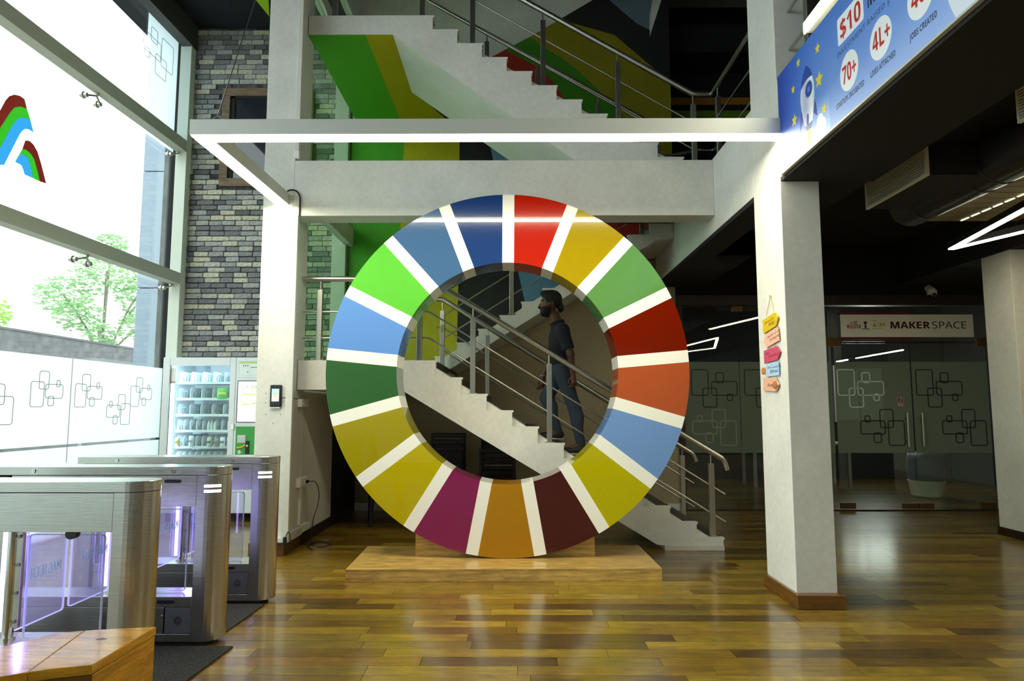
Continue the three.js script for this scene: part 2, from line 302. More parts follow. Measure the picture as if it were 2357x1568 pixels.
// ---------------------------------------------------------------- glazed front on the left; local frame: x inwards, z towards the camera along the glass
const FAC = [-4.57, 0, -9.15], FT = -0.0274, GX = -0.2;
{
  const w = new Thing('window_3', 'tall glazed shopfront wall with frosted lower film on the left', null, FAC, FT, null, true).kind('structure');
  const cols = [[-0.02, 1.775], [1.79, 4.1], [4.115, 6.4], [6.415, 8.7], [8.715, 11.0], [11.015, 15.0]], rows = [[0.02, 2.93], [2.945, 4.8], [4.815, 6.75]];
  // the printed shapes of the film: outlined rounded rectangles
  const motif = (z, y, s = 1, flip = 1) => [[0, 0, 0.19, 0.26], [0.11, 0.18, 0.145, 0.19], [0.205, 0.09, 0.265, 0.15], [0.365, 0.21, 0.055, 0.075], [0.25, 0.01, 0.09, 0.105]].map(([a, b, c, d]) => [z - flip * a * s, y + b * s, z - flip * (a + c) * s, y + (b + d) * s])
    .map(([za, ya, zb, yb]) => ext(ringRect(Math.min(-za, -zb), Math.max(-za, -zb), ya, yb, 0.03 * s, 0.006), 0, 0.002).rotateY(Math.PI / 2).translate(GX + 0.011, 0, 0));
  cols.forEach(([z0, z1], i) => rows.forEach(([y0, y1], j) => {
    const pane = w.part('pane', bx(GX - 0.006, GX + 0.006, y0, y1, z0, z1), M.glass);
    if (j === 0) {
      w.part('frosted_film', [sheetX(GX + 0.008, 0.975, 1.897, z0, z1), sheetX(GX + 0.008, y0, 0.945, z0, z1)], M.film, pane);
      if (i < 4) w.part('film_motif', i === 0 ? [...motif(1.72, 1.37), ...motif(0.69, 1.38), ...motif(0.68, 1.16, 1, -1)] : [...motif(z0 + 0.59, 1.37), ...motif(z0 + 0.8, 1.2, 1.05, -1), ...motif(z0 + 1.9, 1.38)], M.etch, pane);
    }
    if (j === 2 && i === 0) {
      w.part('film_motif', [[0.85, 5.98, 0.43, 6.23], [0.68, 6.17, 0.52, 6.36], [0.42, 5.95, 0.12, 6.35], [0.55, 5.78, 0.28, 6.06], [0.8, 5.9, 0.68, 6.03]].map(([za, ya, zb, yb]) => ext(ringRect(-za, -zb, ya, yb, 0.03, 0.007), 0, 0.002).rotateY(Math.PI / 2).translate(GX + 0.011, 0, 0)), M.etch, pane);
      w.part('frosted_film', sheetX(GX + 0.008, 4.9, 6.75, 0, 0.75), P(0xe8f6fd, 0.85, { transmission: 0.9, thickness: 0, side: THREE.DoubleSide }), pane);
    }
  }));
  // bent colour bands of the emblem stuck on the glass
  const logo = w.part('emblem_sticker', bx(GX + 0.0065, GX + 0.0075, 4.0, 4.004, 2.62, 2.66), M.etch);
  const band = (pts, c, n) => w.part(n, extX(pts.map(([z, y]) => [z + 9.15, y]), GX + 0.007, GX + 0.0085), P(c, 0.6, { transmission: 0.55, thickness: 0 }), logo);
  band([[-6.0, 3.86], [-6.09, 4.04], [-6.15, 4.18], [-6.19, 4.27], [-6.23, 4.33], [-6.29, 4.375], [-6.36, 4.395], [-6.42, 4.39], [-6.46, 4.31], [-6.38, 4.295], [-6.3, 4.25], [-6.25, 4.17], [-6.16, 4.0], [-6.02, 3.68]], 0xb3483c, 'red_band');
  band([[-6.02, 3.68], [-6.16, 4.0], [-6.25, 4.17], [-6.3, 4.25], [-6.38, 4.295], [-6.46, 4.31], [-6.52, 4.21], [-6.46, 4.215], [-6.39, 4.19], [-6.33, 4.13], [-6.28, 4.04], [-6.18, 3.82], [-6.08, 3.6]], 0x6fe055, 'green_band');
  band([[-6.08, 3.6], [-6.18, 3.82], [-6.28, 4.04], [-6.33, 4.13], [-6.39, 4.19], [-6.46, 4.215], [-6.52, 4.21], [-6.57, 4.11], [-6.5, 4.115], [-6.45, 4.095], [-6.41, 4.05], [-6.38, 3.99], [-6.23, 3.65], [-6.15, 3.62]], 0x6fd2fb, 'blue_band');
  band([[-6.47, 3.99], [-6.53, 4.005], [-6.58, 3.99], [-6.64, 3.94], [-6.7, 3.84], [-6.79, 3.66], [-6.7, 3.65], [-6.65, 3.76], [-6.6, 3.85], [-6.55, 3.885], [-6.49, 3.9], [-6.44, 3.89]], 0xb03a2c, 'red_band');
  band([[-6.44, 3.89], [-6.49, 3.9], [-6.55, 3.885], [-6.6, 3.85], [-6.65, 3.76], [-6.7, 3.65], [-6.61, 3.65], [-6.58, 3.72], [-6.55, 3.78], [-6.52, 3.83], [-6.47, 3.84], [-6.41, 3.83]], 0x6fe055, 'green_band');
  band([[-6.41, 3.83], [-6.47, 3.84], [-6.52, 3.83], [-6.55, 3.78], [-6.58, 3.72], [-6.61, 3.65], [-6.49, 3.65], [-6.47, 3.69], [-6.44, 3.725], [-6.36, 3.73]], 0x6fd2fb, 'blue_band');
  // steel frame
  w.part('post', [bx(-0.155, 0, 0, 6.75, -0.15, 0, 0.004)], M.facadeWhite);
  w.part('edge_seal', bx(-0.25, -0.155, 0, 6.75, -0.12, -0.02), M.rubber);
  w.part('beam', bx(-0.14, 0, 4.905, 5.065, 0, 15), M.facade);
  w.part('beam', bx(-0.14, 0, 3.045, 3.197, 0, 15), M.facade);
  w.part('beam', bx(-0.14, 0.02, 6.45, 6.8, -0.12, 15), S(0x4a4b46, 0.6));
  w.part('post', [bx(-0.155, 0, 0, 6.75, 5.0, 5.15, 0.004), bx(-0.155, 0, 0, 6.75, 10.2, 10.35, 0.004)], M.facadeWhite);
  for (const [z, y] of [[1.78, 4.905], [1.78, 3.045], [4.1, 4.905], [4.1, 3.045], [0.03, 4.905], [0.03, 3.045]]) {
    const arms = z < 0.1 ? [0.09] : [-0.12, 0.12];
    w.part('spider_fitting', [rod([-0.1, y, z], [-0.12, y - 0.03, z], 0.02), ...arms.flatMap((d) => [rod([-0.12, y - 0.03, z], [GX + 0.05, y - 0.075, z + d], 0.012, 8), rod([GX - 0.02, y - 0.075, z + d], [GX + 0.06, y - 0.075, z + d], 0.026, 14), rod([GX + 0.008, y - 0.075, z + d], [GX + 0.022, y - 0.075, z + d], 0.04, 16)])], M.steel);
  }
}
// ---------------------------------------------------------------- outdoors
{
  struct('pavement', 'pale paved ground outside the glass', bx(-40, -5.05, -0.25, -0.05, -45, 12), S(0xdedbd2, 0.9, { map: rep(stone, 1, 1) }));
  const w = new Thing('boundary_wall', 'grey concrete boundary wall outside the glass with dark weep holes', 'wall', [-12.1, 0, -12]);
  const conc = S(0x77777a, 0.9, { map: rep(plaster, 0.6, 0.6) });
  w.part('panel', wuv(bx(-12.2, -12.0, -0.05, 3.24, -22.9, 10)), conc);
  w.part('coping', bx(-12.23, -11.97, 3.22, 3.27, -22.9, 10), conc);
  for (const [z, y] of [[-12.1, 2.42], [-13.8, 2.36], [-16.1, 2.38], [-18.7, 2.38]]) w.part('weep_hole', rod([-11.99, y, z], [-12.02, y, z], 0.065, 10), M.dark);
  for (let r = 0; r < 18; r++) for (let k = 0; k < 5; k++) { const z0 = -22.95 - (k + (r % 2) * 0.5) * 0.6; w.part('block', bx(-12.19, -12.01 + rr(0, 0.02), r * 0.18, r * 0.18 + 0.165, z0 - 0.58, z0), S([0x8d8f95, 0x7d8087, 0x9b9da1][(r + k) % 3], 0.9)); }
  const c = new Thing('cladding_column', 'blue grey panelled column outside the glass by the corner', 'column', [-5.1, 0, -9.75]);
  [[-0.05, 1.2], [1.21, 3.05], [3.06, 4.75], [4.76, 6.75]].forEach(([a, b]) => c.part('panel', bx(-5.36, -4.93, a, b, -10.0, -9.5, 0.008), S(0x93a1b2, 0.4, { metalness: 0.2 })));
  const leafM = [0x9cbf8c, 0xaed06f, 0xb6d878].map((k) => P(k, 0.95, { side: THREE.DoubleSide, transmission: 0.4, thickness: 0 }));
  const K = 1.48, leaf = (p, s) => { const g = new THREE.PlaneGeometry(s, s * 0.5, 1, 1); g.rotateX(rr(0, 6)); g.rotateY(rr(0, 6)); return g.translate(...p); };
  const tree = (label, x, z, h, clumps, k, group) => {
    x *= K; z *= K; h = 1.35 + (h - 1.35) * K; clumps = clumps.map(([a, b, c, r, n]) => [a * K, 1.35 + (b - 1.35) * K, c * K, r * K, n]); const t = new Thing('tree', label, 'tree', [x, 0, z], 0, group);
    const trunk = [tube([[x, -0.1, z], [x + 0.1, h * 0.4, z], [x - 0.05, h * 0.7, z + 0.1]], 0.09, 12, 7)];
    const leaves = [];
    for (const [cx, cy, cz, r, n] of clumps) {
      trunk.push(tube([[x, h * 0.45, z], [x + cx * 0.5, h * 0.5 + (cy - h * 0.5) * 0.6, z + cz * 0.5], [x + cx, cy, z + cz]], 0.035, 10, 5));
      for (let i = 0; i < n * 2.2; i++) { const a = rr(0, 6.28), b = Math.acos(rr(-1, 1)), q = r * Math.cbrt(rr(0.05, 1)); leaves.push(leaf([x + cx + q * Math.sin(b) * Math.cos(a), cy + q * Math.cos(b) * 0.75, z + cz + q * Math.sin(b) * Math.sin(a)], rr(0.075, 0.16))); }
    }
    t.part('trunk', trunk, S(0x8a8478, 0.9));
    t.part('foliage', leaves, leafM[k]).userData.kind = 'stuff';
  };
  tree('taller loose green tree behind the boundary wall near the grey column', -9.4, -15.4, 4.4, [[0, 4.5, 0, 0.75, 420], [0.7, 4.0, -0.4, 0.7, 380], [-0.75, 3.9, 0.3, 0.6, 320], [0.2, 5.1, 0.2, 0.35, 120], [-0.2, 3.4, 0.6, 0.5, 240], [1.1, 3.2, 0.3, 0.5, 220], [0.9, 4.7, -0.6, 0.45, 160], [0.5, 2.9, 0.8, 0.4, 160]], 0);
  tree('shorter yellow green tree behind the boundary wall left of the taller one', -11.0, -13.3, 3.5, [[0, 3.5, 0, 0.5, 280], [0.4, 3.3, -0.3, 0.4, 200], [-0.4, 3.2, 0.3, 0.4, 180], [0, 2.9, 0, 0.4, 160]], 2);
  tree('small bush top over the boundary wall at the left edge', -10.0, -11.4, 3.0, [[0, 3.05, 0, 0.3, 120], [0.2, 2.9, 0.3, 0.3, 90]], 1);
  tree('thin bare branched tree high behind the emblem on the glass', -11.5, -11.6, 5.8, [[0.4, 5.3, 0.4, 0.5, 26], [0.6, 6.3, -1.0, 0.6, 24], [-0.2, 7.2, -0.2, 0.6, 20], [0.9, 5.0, -0.6, 0.4, 16]], 0);
}

// ---------------------------------------------------------------- stairs
const whiteEdge = M.white;
function rail(t, pts, posts, opt = {}) {          // handrail with two rods below, square posts with pins
  const r = opt.r ?? 0.028, drops = opt.drops ?? [0.38, 0.62];
  t.part('handrail', pipe(opt.end ? [...pts, opt.end] : pts, r, 0.04, 12), M.steel);
  drops.forEach((d) => t.part('rod', pipe(pts.map(([x, y, z]) => [x, y - d, z]), 0.009, 0.04, 8), M.steel));
  for (const [x, y, z, top] of posts) {
    const p = t.part('post', [bx(x - 0.026, x + 0.026, y, top - 0.115, z - 0.026, z + 0.026, 0.004), bx(x - 0.05, x + 0.05, y, y + 0.008, z - 0.04, z + 0.04)], M.steel);
    t.part('pin', rod([x, top - 0.12, z], [x, top - 0.02, z], 0.008, 8), M.steel, p);
  }
}
function flight(name, label, nos, z0, z1, under, dir, base) {   // nos: nosing corners (x, y) from the bottom; dir: side the nosings look to
  const t = new Thing(name, label, 'staircase', [nos[0][0], base, (z0 + z1) / 2]);
  // side plate: stepped outline above the sloping underside, with a small lip at each tread
  const top = [];
  nos.forEach(([x, y], i) => { const py = i ? nos[i - 1][1] : base; if (i === 0) top.push([x, py]); top.push([x, y - 0.02], [x + dir * 0.012, y - 0.02], [x + dir * 0.012, y]); if (i + 1 < nos.length) top.push([nos[i + 1][0], y]); });
  const out = [...top, ...under];
  t.part('side_plate', ext(out, z0 - 0.07, z0), M.white);
  t.part('soffit', ext([...nos.map(([x, y]) => [x - dir * 0.02, y - 0.06]), ...under], z1, z0 - 0.07), M.white);
  nos.forEach(([x, y], i) => { const nx = i + 1 < nos.length ? nos[i + 1][0] : x - dir * 0.4, py = i ? nos[i - 1][1] : base; t.part('step', [bx(Math.min(x, nx), Math.max(x, nx), y - 0.03, y - 0.002, z1, z0 - 0.072, 0.003), bx(x - dir * 0.02, x, py, y - 0.03, z1, z0 - 0.072)], M.granite); });
  return t;
}
{
  const xs = [1.993, 1.741, 1.487, 1.233, 0.978, 0.723, 0.468, 0.216, -0.034, -0.286, -0.535, -0.79], ys = [0.122, 0.269, 0.417, 0.568, 0.719, 0.87, 1.021, 1.181, 1.339, 1.5, 1.662, 1.83];
  const a = flight('staircase', 'white lower stair flight seen through the colour wheel', xs.map((x, i) => [x, ys[i]]), -6.72, -8.03, [[-0.79, 1.83], [-2.15, 1.83], [-2.15, 1.541], [-1.13, 1.541], [1.357, 0.055], [1.429, 0.05], [1.993, 0.05]], 1, 0.05);
  a.part('plinth', bx(1.43, 2.0, 0, 0.052, -8.03, -6.715, 0.003), M.cream);
  a.part('landing', bx(-2.15, -0.81, 1.6, 1.828, -9.29, -8.03), M.white);
  a.part('landing_tread', bx(-2.15, -0.8, 1.8, 1.829, -9.29, -6.8), M.granite);
  const b = [];
  for (let k = 0; k < 11; k++) b.push([-0.965 + 0.2602 * k, 1.982 + 0.165 * k]);
  b.push([1.9, 3.745]);
  const fb = flight('staircase', 'white rear stair flight rising to the right behind the walking man', b, -8.15, -9.28, [[1.925, 3.745], [1.925, 3.42], [1.72, 3.4], [-0.78, 1.83], [-0.965, 1.83]], -1, 1.83);
  const c = [];
  for (let k = 0; k < 11; k++) c.push([1.703 - 0.2564 * k, 3.905 + 0.1528 * k]);
  const fc = flight('staircase', 'white upper stair flight above the white beam', c, -6.73, -8.03, [[-0.861, 5.433], [-2.15, 5.433], [-2.15, 5.225], [-1.278, 5.225], [0.85, 3.69], [1.703, 3.69]], 1, 3.752);
  fc.part('landing', bx(-2.15, -0.6, 5.235, 5.43, -9.29, -8.03), M.white);
  fc.part('landing_floor', bx(1.0, 1.925, 3.6, 3.75, -8.14, -6.74), M.granite);
  const sof = (pts, col, n) => fc.part(n, extY(pts, 5.222, 5.226).translate(0, 0, 0), S(col, 0.6));
  sof([[-2.15, -6.735], [-1.56, -6.735], [-1.55, -9.28], [-2.15, -9.28]], 0x4fae1c, 'green_paint');
  sof([[-1.56, -6.735], [-1.28, -6.735], [-1.24, -8.03], [-0.85, -9.0], [-0.8, -9.28], [-1.55, -9.28]], 0xb5aa00, 'yellow_paint');
  fc.part('black_paint', extY([[-1.24, -8.032], [-0.6, -8.032], [-0.6, -9.28], [-0.8, -9.28], [-0.85, -9.0]], 5.222, 5.226), M.black);

  const hY = (x) => 2.546 - (x + 0.688) * 0.6184;
  const ra = new Thing('stair_railing', 'near steel railing of the lower flight with square posts', 'railing', [0, 0.1, -6.8]);
  rail(ra, [[-2.14, 2.66, -6.8], [-0.872, 2.66, -6.8], [2.045, hY(2.045), -6.8]], [[-1.97, 1.83, -6.8, 2.66], [-0.965, 1.83, -6.8, 2.65], [-0.427, 1.5, -6.8, hY(-0.427)], [0.334, 1.021, -6.8, hY(0.334)], [1.12, 0.568, -6.8, hY(1.12)], [1.915, 0.122, -6.8, hY(1.915)]], { end: [2.075, 0.755, -6.8], drops: [0.335, 0.6] });
  const rb = new Thing('stair_railing', 'far steel railing of the lower flight behind the walking man', 'railing', [0, 0.1, -7.96]);
  rail(rb, [[-0.93, 2.64, -7.96], [-0.86, 2.64, -7.96], [2.045, hY(2.045) - 0.02, -7.96]], [[-0.86, 1.83, -7.96, 2.62], [-0.33, 1.5, -7.96, hY(-0.33)], [0.40, 1.021, -7.96, hY(0.4)], [1.17, 0.568, -7.96, hY(1.17)], [1.915, 0.122, -7.96, hY(1.915)]], { end: [2.075, 0.75, -7.96], drops: [0.335, 0.6] });
  const hB = (x) => 2.84 + (x + 0.93) * 0.634;
  const rc = new Thing('stair_railing', 'steel railing of the rear flight rising to the right', 'railing', [0, 1.8, -8.22]);
  rail(rc, [[-0.93, 2.75, -8.22], [1.75, hB(1.75) - 0.09, -8.22], [2.3, 4.55, -8.22]], [[-0.05, 2.491, -8.22, hB(-0.05) - 0.08], [0.75, 2.98, -8.22, hB(0.75) - 0.08], [1.55, 3.467, -8.22, hB(1.55) - 0.1]], { drops: [0.3, 0.58] });
  const hC = (x) => 5.643 - (x - 0.083) * 0.592;
  const rd = new Thing('stair_railing', 'near steel railing of the upper flight turning the corner by the pillar', 'railing', [0.3, 3.8, -6.8]);
  rail(rd, [[-2.1, 6.27, -6.8], [-0.98, 6.27, -6.8], [1.84, hC(1.84), -6.8], [2.04, 4.6, -6.8], [2.04, 4.6, -5.4]], [[-1.9, 5.433, -6.8, 6.27], [-0.98, 5.433, -6.8, 6.25], [-0.45, 5.128, -6.8, hC(-0.45)], [0.287, 4.669, -6.8, hC(0.287)], [1.063, 4.21, -6.8, hC(1.063)], [1.838, 3.752, -6.8, hC(1.838)], [2.04, 3.79, -6.62, 4.6]], { drops: [0.31, 0.6] });
  const re = new Thing('stair_railing', 'far handrail of the upper flight on short posts', 'railing', [0.2, 4.5, -7.95]);
  const hD = (x) => 5.818 - (x + 0.142) * 0.581;
  rail(re, [[-1.06, hD(-1.06), -7.95], [1.55, hD(1.55), -7.95], [1.75, 4.62, -7.95]], [[-0.35, 5.128, -7.95, hD(-0.35)], [0.27, 4.669, -7.95, hD(0.27)], [1.0, 4.21, -7.95, hD(1.0)], [1.72, 3.905, -7.95, 4.62]], { drops: [], r: 0.026 });
  const rf = new Thing('gallery_railing', 'steel gallery railing above the blue banner', 'railing', [2.04, 3.8, -2]);
  rf.part('handrail', rod([2.04, 4.62, -4.85], [2.04, 4.62, 5.5], 0.028), M.steel);
  for (const y of [4.31, 4.01]) rf.part('rod', rod([2.04, y, -4.85], [2.04, y, 5.5], 0.012, 8), M.steel);
  for (const z of [-4.5, -3.2, -1.9, -0.6, 0.7, 2.0, 3.3]) rf.part('post', bx(2.01, 2.07, 3.77, 4.6, z - 0.03, z + 0.03, 0.004), M.steel);
}

// ---------------------------------------------------------------- the colour wheel on its oak plinth
{
  const cx = -0.072, cy = 1.672, R = 1.57, r = 0.958, zf = -5.89, zb = -6.25, hw = 0.052;
  const t = new Thing('colour_wheel', 'giant standing ring of seventeen glossy coloured segments parted by white bars', 'sculpture', [cx, 0.1, -6.07]);
  const cols = [0xbe1e05, 0xac9400, 0x5c914e, 0x731600, 0xb6552a, 0x739bd7, 0xbeb600, 0x481816, 0xb27d0c, 0x871e55, 0xbeaf00, 0xa39800, 0x2a5f2a, 0x6294de, 0x62c63e, 0x426998, 0x1c3e7d];
  const arc = (rad, a0, a1, n) => Array.from({ length: n + 1 }, (_, i) => { const a = a0 + (a1 - a0) * i / n; return [cx + rad * Math.sin(a), cy + rad * Math.cos(a)]; });
  for (let k = 0; k < 17; k++) {
    const A = k * 2 * Math.PI / 17, B = (k + 1) * 2 * Math.PI / 17, o = (rad) => Math.asin(hw / rad), off = 0.006;
    t.part('segment', ext([...arc(R, A + o(R) + off, B - o(R) + off, 16), ...arc(r, B - o(r) + off, A + o(r) + off, 16)], zb, zf), P(new THREE.Color(cols[k]).multiplyScalar(0.88), 0.14, { specularIntensity: 0.4, clearcoat: 0.7, clearcoatRoughness: 0.02, bumpMap: rep(speck, 0.7, 0.7), bumpScale: 0.0015 }));
    t.part('white_bar', ext([...arc(R, A - o(R) + off, A + o(R) + off, 3), ...arc(r, A + o(r) + off, A - o(r) + off, 3)], zb, zf), M.whiteGloss);
  }
  const p = new Thing('plinth', 'low oak platform under the colour wheel with a cradle block', 'platform', [-0.1, 0, -5.97], 0.021, null, true);
  const lx = (x) => x + 0.1, lz = (z) => z + 5.97;
  p.part('top_board', wuv(bx(lx(-1.345), lx(1.145), 0.086, 0.1, lz(-6.44), lz(-5.52), 0.002)), M.oak);
  p.part('front_board', wuv(bx(lx(-1.345), lx(1.145), 0, 0.086, lz(-5.535), lz(-5.521), 0.002), 1, 0.3, 0.4), M.oak);
  p.part('side_board', wuv(bx(lx(-1.344), lx(-1.33), 0, 0.086, lz(-6.43), lz(-5.536)), 1, 0.1, 0.8), M.oak);
  p.part('side_board', wuv(bx(lx(1.13), lx(1.144), 0, 0.086, lz(-6.43), lz(-5.536)), 1, 0.5, 0.2), M.oak);
  p.part('back_board', wuv(bx(lx(-1.345), lx(1.145), 0, 0.086, lz(-6.44), lz(-6.43))), M.oak);
  const cut = []; for (let i = 0; i <= 24; i++) { const x = 0.676 - i * (0.676 + 0.855) / 24; cut.push([lx(x), Math.max(0.101, cy - Math.sqrt(1.577 ** 2 - (x - cx) ** 2))]); }
  p.part('cradle_block', wuv(ext([[lx(-0.855), 0.1], [lx(0.676), 0.1], ...cut], lz(-6.2), lz(-5.98)), 1, 0.7, 0.1), M.oak);
}

// ---------------------------------------------------------------- swing turnstiles
{
  const flapEdge = P(0xe9e6ff, 0.3, { transmission: 0.5, thickness: 0, emissive: new THREE.Color(0.6, 0.55, 1), emissiveIntensity: 0.22 }), VIOLET = new THREE.Color(0.45, 0.36, 1), X0 = -3.1, X1 = -1.705, hw = 0.105;
  const end = (s, x0, r = hw) => { const o = [[x0, -r]]; for (let i = 0; i <= 16; i++) { const a = -Math.PI / 2 + Math.PI * i / 16; o.push([X1 - hw + r * Math.cos(a), r * Math.sin(a)]); } o.push([x0, r]); return o; };
  const turnstile = (zc, label, o) => {
    const t = new Thing('turnstile', label, 'turnstile', [-2.4, 0, zc], 0, 'steel turnstiles by the glass front');
    const W = (g) => wuv(g.translate(0, 0, zc), 1.5);
    t.part('top_cap', W(extY(end(1, X0), 0.965, 1.014, 0.002)), M.inox);
    t.part('end_column', W(extY(end(1, -1.86, hw - 0.0015), 0.028, 0.963)), M.inox);
    t.part('end_column', W(bx(X0 + 0.002, -2.95, 0.028, 0.963, -hw + 0.0015, hw - 0.0015, 0.03)), M.inox);
    t.part('upper_housing', W(bx(-2.948, -1.862, 0.785, 0.962, -hw + 0.003, hw - 0.003, 0.002)), M.inox);
    t.part('ledge', W(bx(-2.948, -1.862, 0.22, 0.278, -hw + 0.002, hw - 0.002, 0.003)), M.inox);
    const low = t.part('lower_panel', W(bx(-2.948, -2.02, 0.074, 0.217, -hw + 0.004, hw - 0.004, 0.002)), M.inox);
    const fan = t.part('speaker_panel', W(bx(-2.012, -1.862, 0.074, 0.217, -hw + 0.004, hw - 0.004, 0.002)), S(0x6d6c70, 0.4, { metalness: 0.5 }));
    t.part('kick_strip', W(bx(-2.948, -1.862, 0.028, 0.071, -hw + 0.002, hw - 0.002, 0.002)), M.inox);
    t.part('foot_plate', bx(-3.08, -1.78, 0, 0.028, zc - 0.08, zc + 0.08), M.rubber);
    for (let i = 0; i < 11; i++) { const a = i / 11 * 6.283, g = ext([[0.006, -0.001], [0.016, -0.003], [0.026, 0.001], [0.027, 0.004], [0.016, 0.002]], 0, 0.002).rotateZ(a).translate(-1.936, 0.145, hw - 0.004); t.part('sound_slit', g.translate(0, 0, zc), M.rubber, fan); }
    for (let i = 0; i < 3; i++) t.part('louvre', bx(-2.135, -2.095, 0.12 + i * 0.022, 0.128 + i * 0.022, zc + hw - 0.006, zc + hw + 0.003, 0.003), M.steel, low);
    t.part('lock', rod([-2.03, 0.165, zc + hw - 0.01], [-2.03, 0.165, zc + hw + 0.004], 0.009, 12), M.chrome, low);
    if (o.full) {
      t.part('slot', ext(roundRect(-2.052, -1.952, 0.921, 0.941, 0.01), zc + hw - 0.004, zc + hw - 0.0015), M.plasticBlack);
      for (const x of [-2.82, -2.0]) t.part('cap_screw', [rod([x, 0.988, zc + hw - 0.002], [x, 0.988, zc + hw + 0.006], 0.012, 14), rod([x, 0.988, zc + hw], [x, 0.988, zc + hw + 0.0075], 0.005, 6)], M.chrome);
      for (const y of [0.903, 0.873]) {   // light bars wrapped on the curved end
        const pts = []; for (let i = 0; i <= 8; i++) { const a = -1.62 + i * 0.11; pts.push([X1 - hw + (hw + 0.0005) * Math.cos(-a), 0, (hw + 0.0005) * Math.sin(-a)]); }
        const g = []; for (let i = 0; i < 8; i++) { const [ax, , az] = pts[i], [bx_, , bz] = pts[i + 1]; const L = Math.hypot(bx_ - ax, bz - az); g.push(new THREE.BoxGeometry(L + 0.001, 0.014, 0.003).rotateY(-Math.atan2(bz - az, bx_ - ax)).translate((ax + bx_) / 2, y, (az + bz) / 2 + zc)); }
        t.part('light_bar', g, M.ledBlue);
      }
    } else t.part('sensor', [ext(roundRect(-2.079, -2.029, 0.752, 0.80, 0.022), zc + hw - 0.04, zc + hw - 0.006)], M.plasticBlack);
    t.part('ledge_slot', ext(roundRect(-2.06, -1.957, 0.238, 0.258, 0.01), zc + hw - 0.003, zc + hw - 0.0005), M.plasticBlack);
    // hinge post with bolts, clear infill, glowing flaps across both lanes
    const px = -2.385, post = t.part('hinge_post', [rod([px, 0.278, zc], [px, 0.785, zc], 0.024, 18), rod([px, 0.278, zc], [px, 0.288, zc], 0.034, 18)], M.chrome);
    t.part('clamp', [bx(px + 0.022, px + 0.05, 0.33, 0.775, zc - 0.012, zc + 0.012, 0.002)], M.steel, post);
    for (const y of [0.36, 0.49, 0.62, 0.75]) t.part('bolt', rod([px + 0.038, y, zc + 0.01], [px + 0.038, y, zc + 0.02], 0.008, 8), M.screw, post);
    t.part('infill_panel', ext(roundRect(-2.31, -1.95, 0.285, 0.757, 0.02), zc - 0.005, zc + 0.005), P(0xf4f4ff, 0.02, { transmission: 1, thickness: 0 }));
    t.part('infill_edge', ext(ringRect(-2.312, -1.948, 0.283, 0.759, 0.02, 0.004), zc - 0.006, zc + 0.006), P(0xe8e8ff, 0.2, { transmission: 0.4, thickness: 0 }));
    for (const s of o.sides) {
      const z0 = zc + s * 0.03, z1 = zc + s * 0.395, za = Math.min(z0, z1), zb = Math.max(z0, z1);
      const f = t.part('glowing_flap', extX(roundRect(za, zb, 0.30, 0.74, 0.02), px - 0.004, px + 0.004), P(0xf1efff, 0.05, { transmission: 0.86, thickness: 0, emissive: new THREE.Color(0.34, 0.3, 1), emissiveIntensity: 0.1 }));
      t.part('lit_edge', extX(ringRect(-zb, -za, 0.30, 0.74, 0.02, 0.003), 0, 0.010).translate(px - 0.0055, 0, 0), flapEdge, f);
      t.part('lettering', lettering('MAGTECH', 0.052, za + 0.05, 0.52, px), P(0xbfe6ff, 0.4, { transmission: 0.3, thickness: 0 }), f);
    }
    areaLight(0.03, 0.44, px - 0.052, 0.54, zc, px - 2, 0.54, zc, 6, VIOLET); areaLight(0.03, 0.44, px + 0.055, 0.54, zc, px + 2, 0.54, zc + 0.4, 5, VIOLET);
    t.part('glow_strip', bx(px - 0.05, px - 0.026, 0.31, 0.77, zc - 0.004, zc + 0.004), M.ledViolet);
    return t;
  };
  // etched word on a flap, read from the other side (seen mirrored from here)
  function lettering(word, h, z, y, x) {
    const U = { M: [[0, 0, 0, 1], [0, 1, 0.4, 0.3], [0.4, 0.3, 0.8, 1], [0.8, 1, 0.8, 0]], A: [[0, 0, 0.35, 1], [0.35, 1, 0.7, 0], [0.15, 0.35, 0.55, 0.35]], G: [[0.7, 0.85, 0.5, 1], [0.5, 1, 0.15, 0.95], [0.15, 0.95, 0, 0.5], [0, 0.5, 0.15, 0.05], [0.15, 0.05, 0.5, 0], [0.5, 0, 0.7, 0.15], [0.7, 0.15, 0.7, 0.45], [0.7, 0.45, 0.4, 0.45]], T: [[0, 1, 0.7, 1], [0.35, 1, 0.35, 0]], E: [[0, 0, 0, 1], [0, 1, 0.6, 1], [0, 0.5, 0.5, 0.5], [0, 0, 0.6, 0]], C: [[0.7, 0.85, 0.5, 1], [0.5, 1, 0.15, 0.95], [0.15, 0.95, 0, 0.5], [0, 0.5, 0.15, 0.05], [0.15, 0.05, 0.5, 0], [0.5, 0, 0.7, 0.15]], H: [[0, 0, 0, 1], [0.65, 0, 0.65, 1], [0, 0.5, 0.65, 0.5]] };
    const out = []; let c = 0;
    for (const ch of word) { for (const [a, b, d, e] of U[ch]) out.push(rod([x + 0.006, y + b * h, z + (c + a) * h * 0.62], [x + 0.006, y + e * h, z + (c + d) * h * 0.62], 0.0017, 5)); c += ch === 'M' ? 1.15 : 1.0; }
    return out;
  }
  const t2 = turnstile(-4.14, 'middle brushed steel turnstile with two glowing white bars, nearly hidden behind the nearest one', { full: true, sides: [1, -1] });
  t2.copy([-2.4, 0, -4.98], 'farthest brushed steel turnstile with two glowing white bars beside the vending machine');
  turnstile(-3.31, 'nearest brushed steel turnstile with no light bars behind the curved wooden bench', { full: false, sides: [-1] });
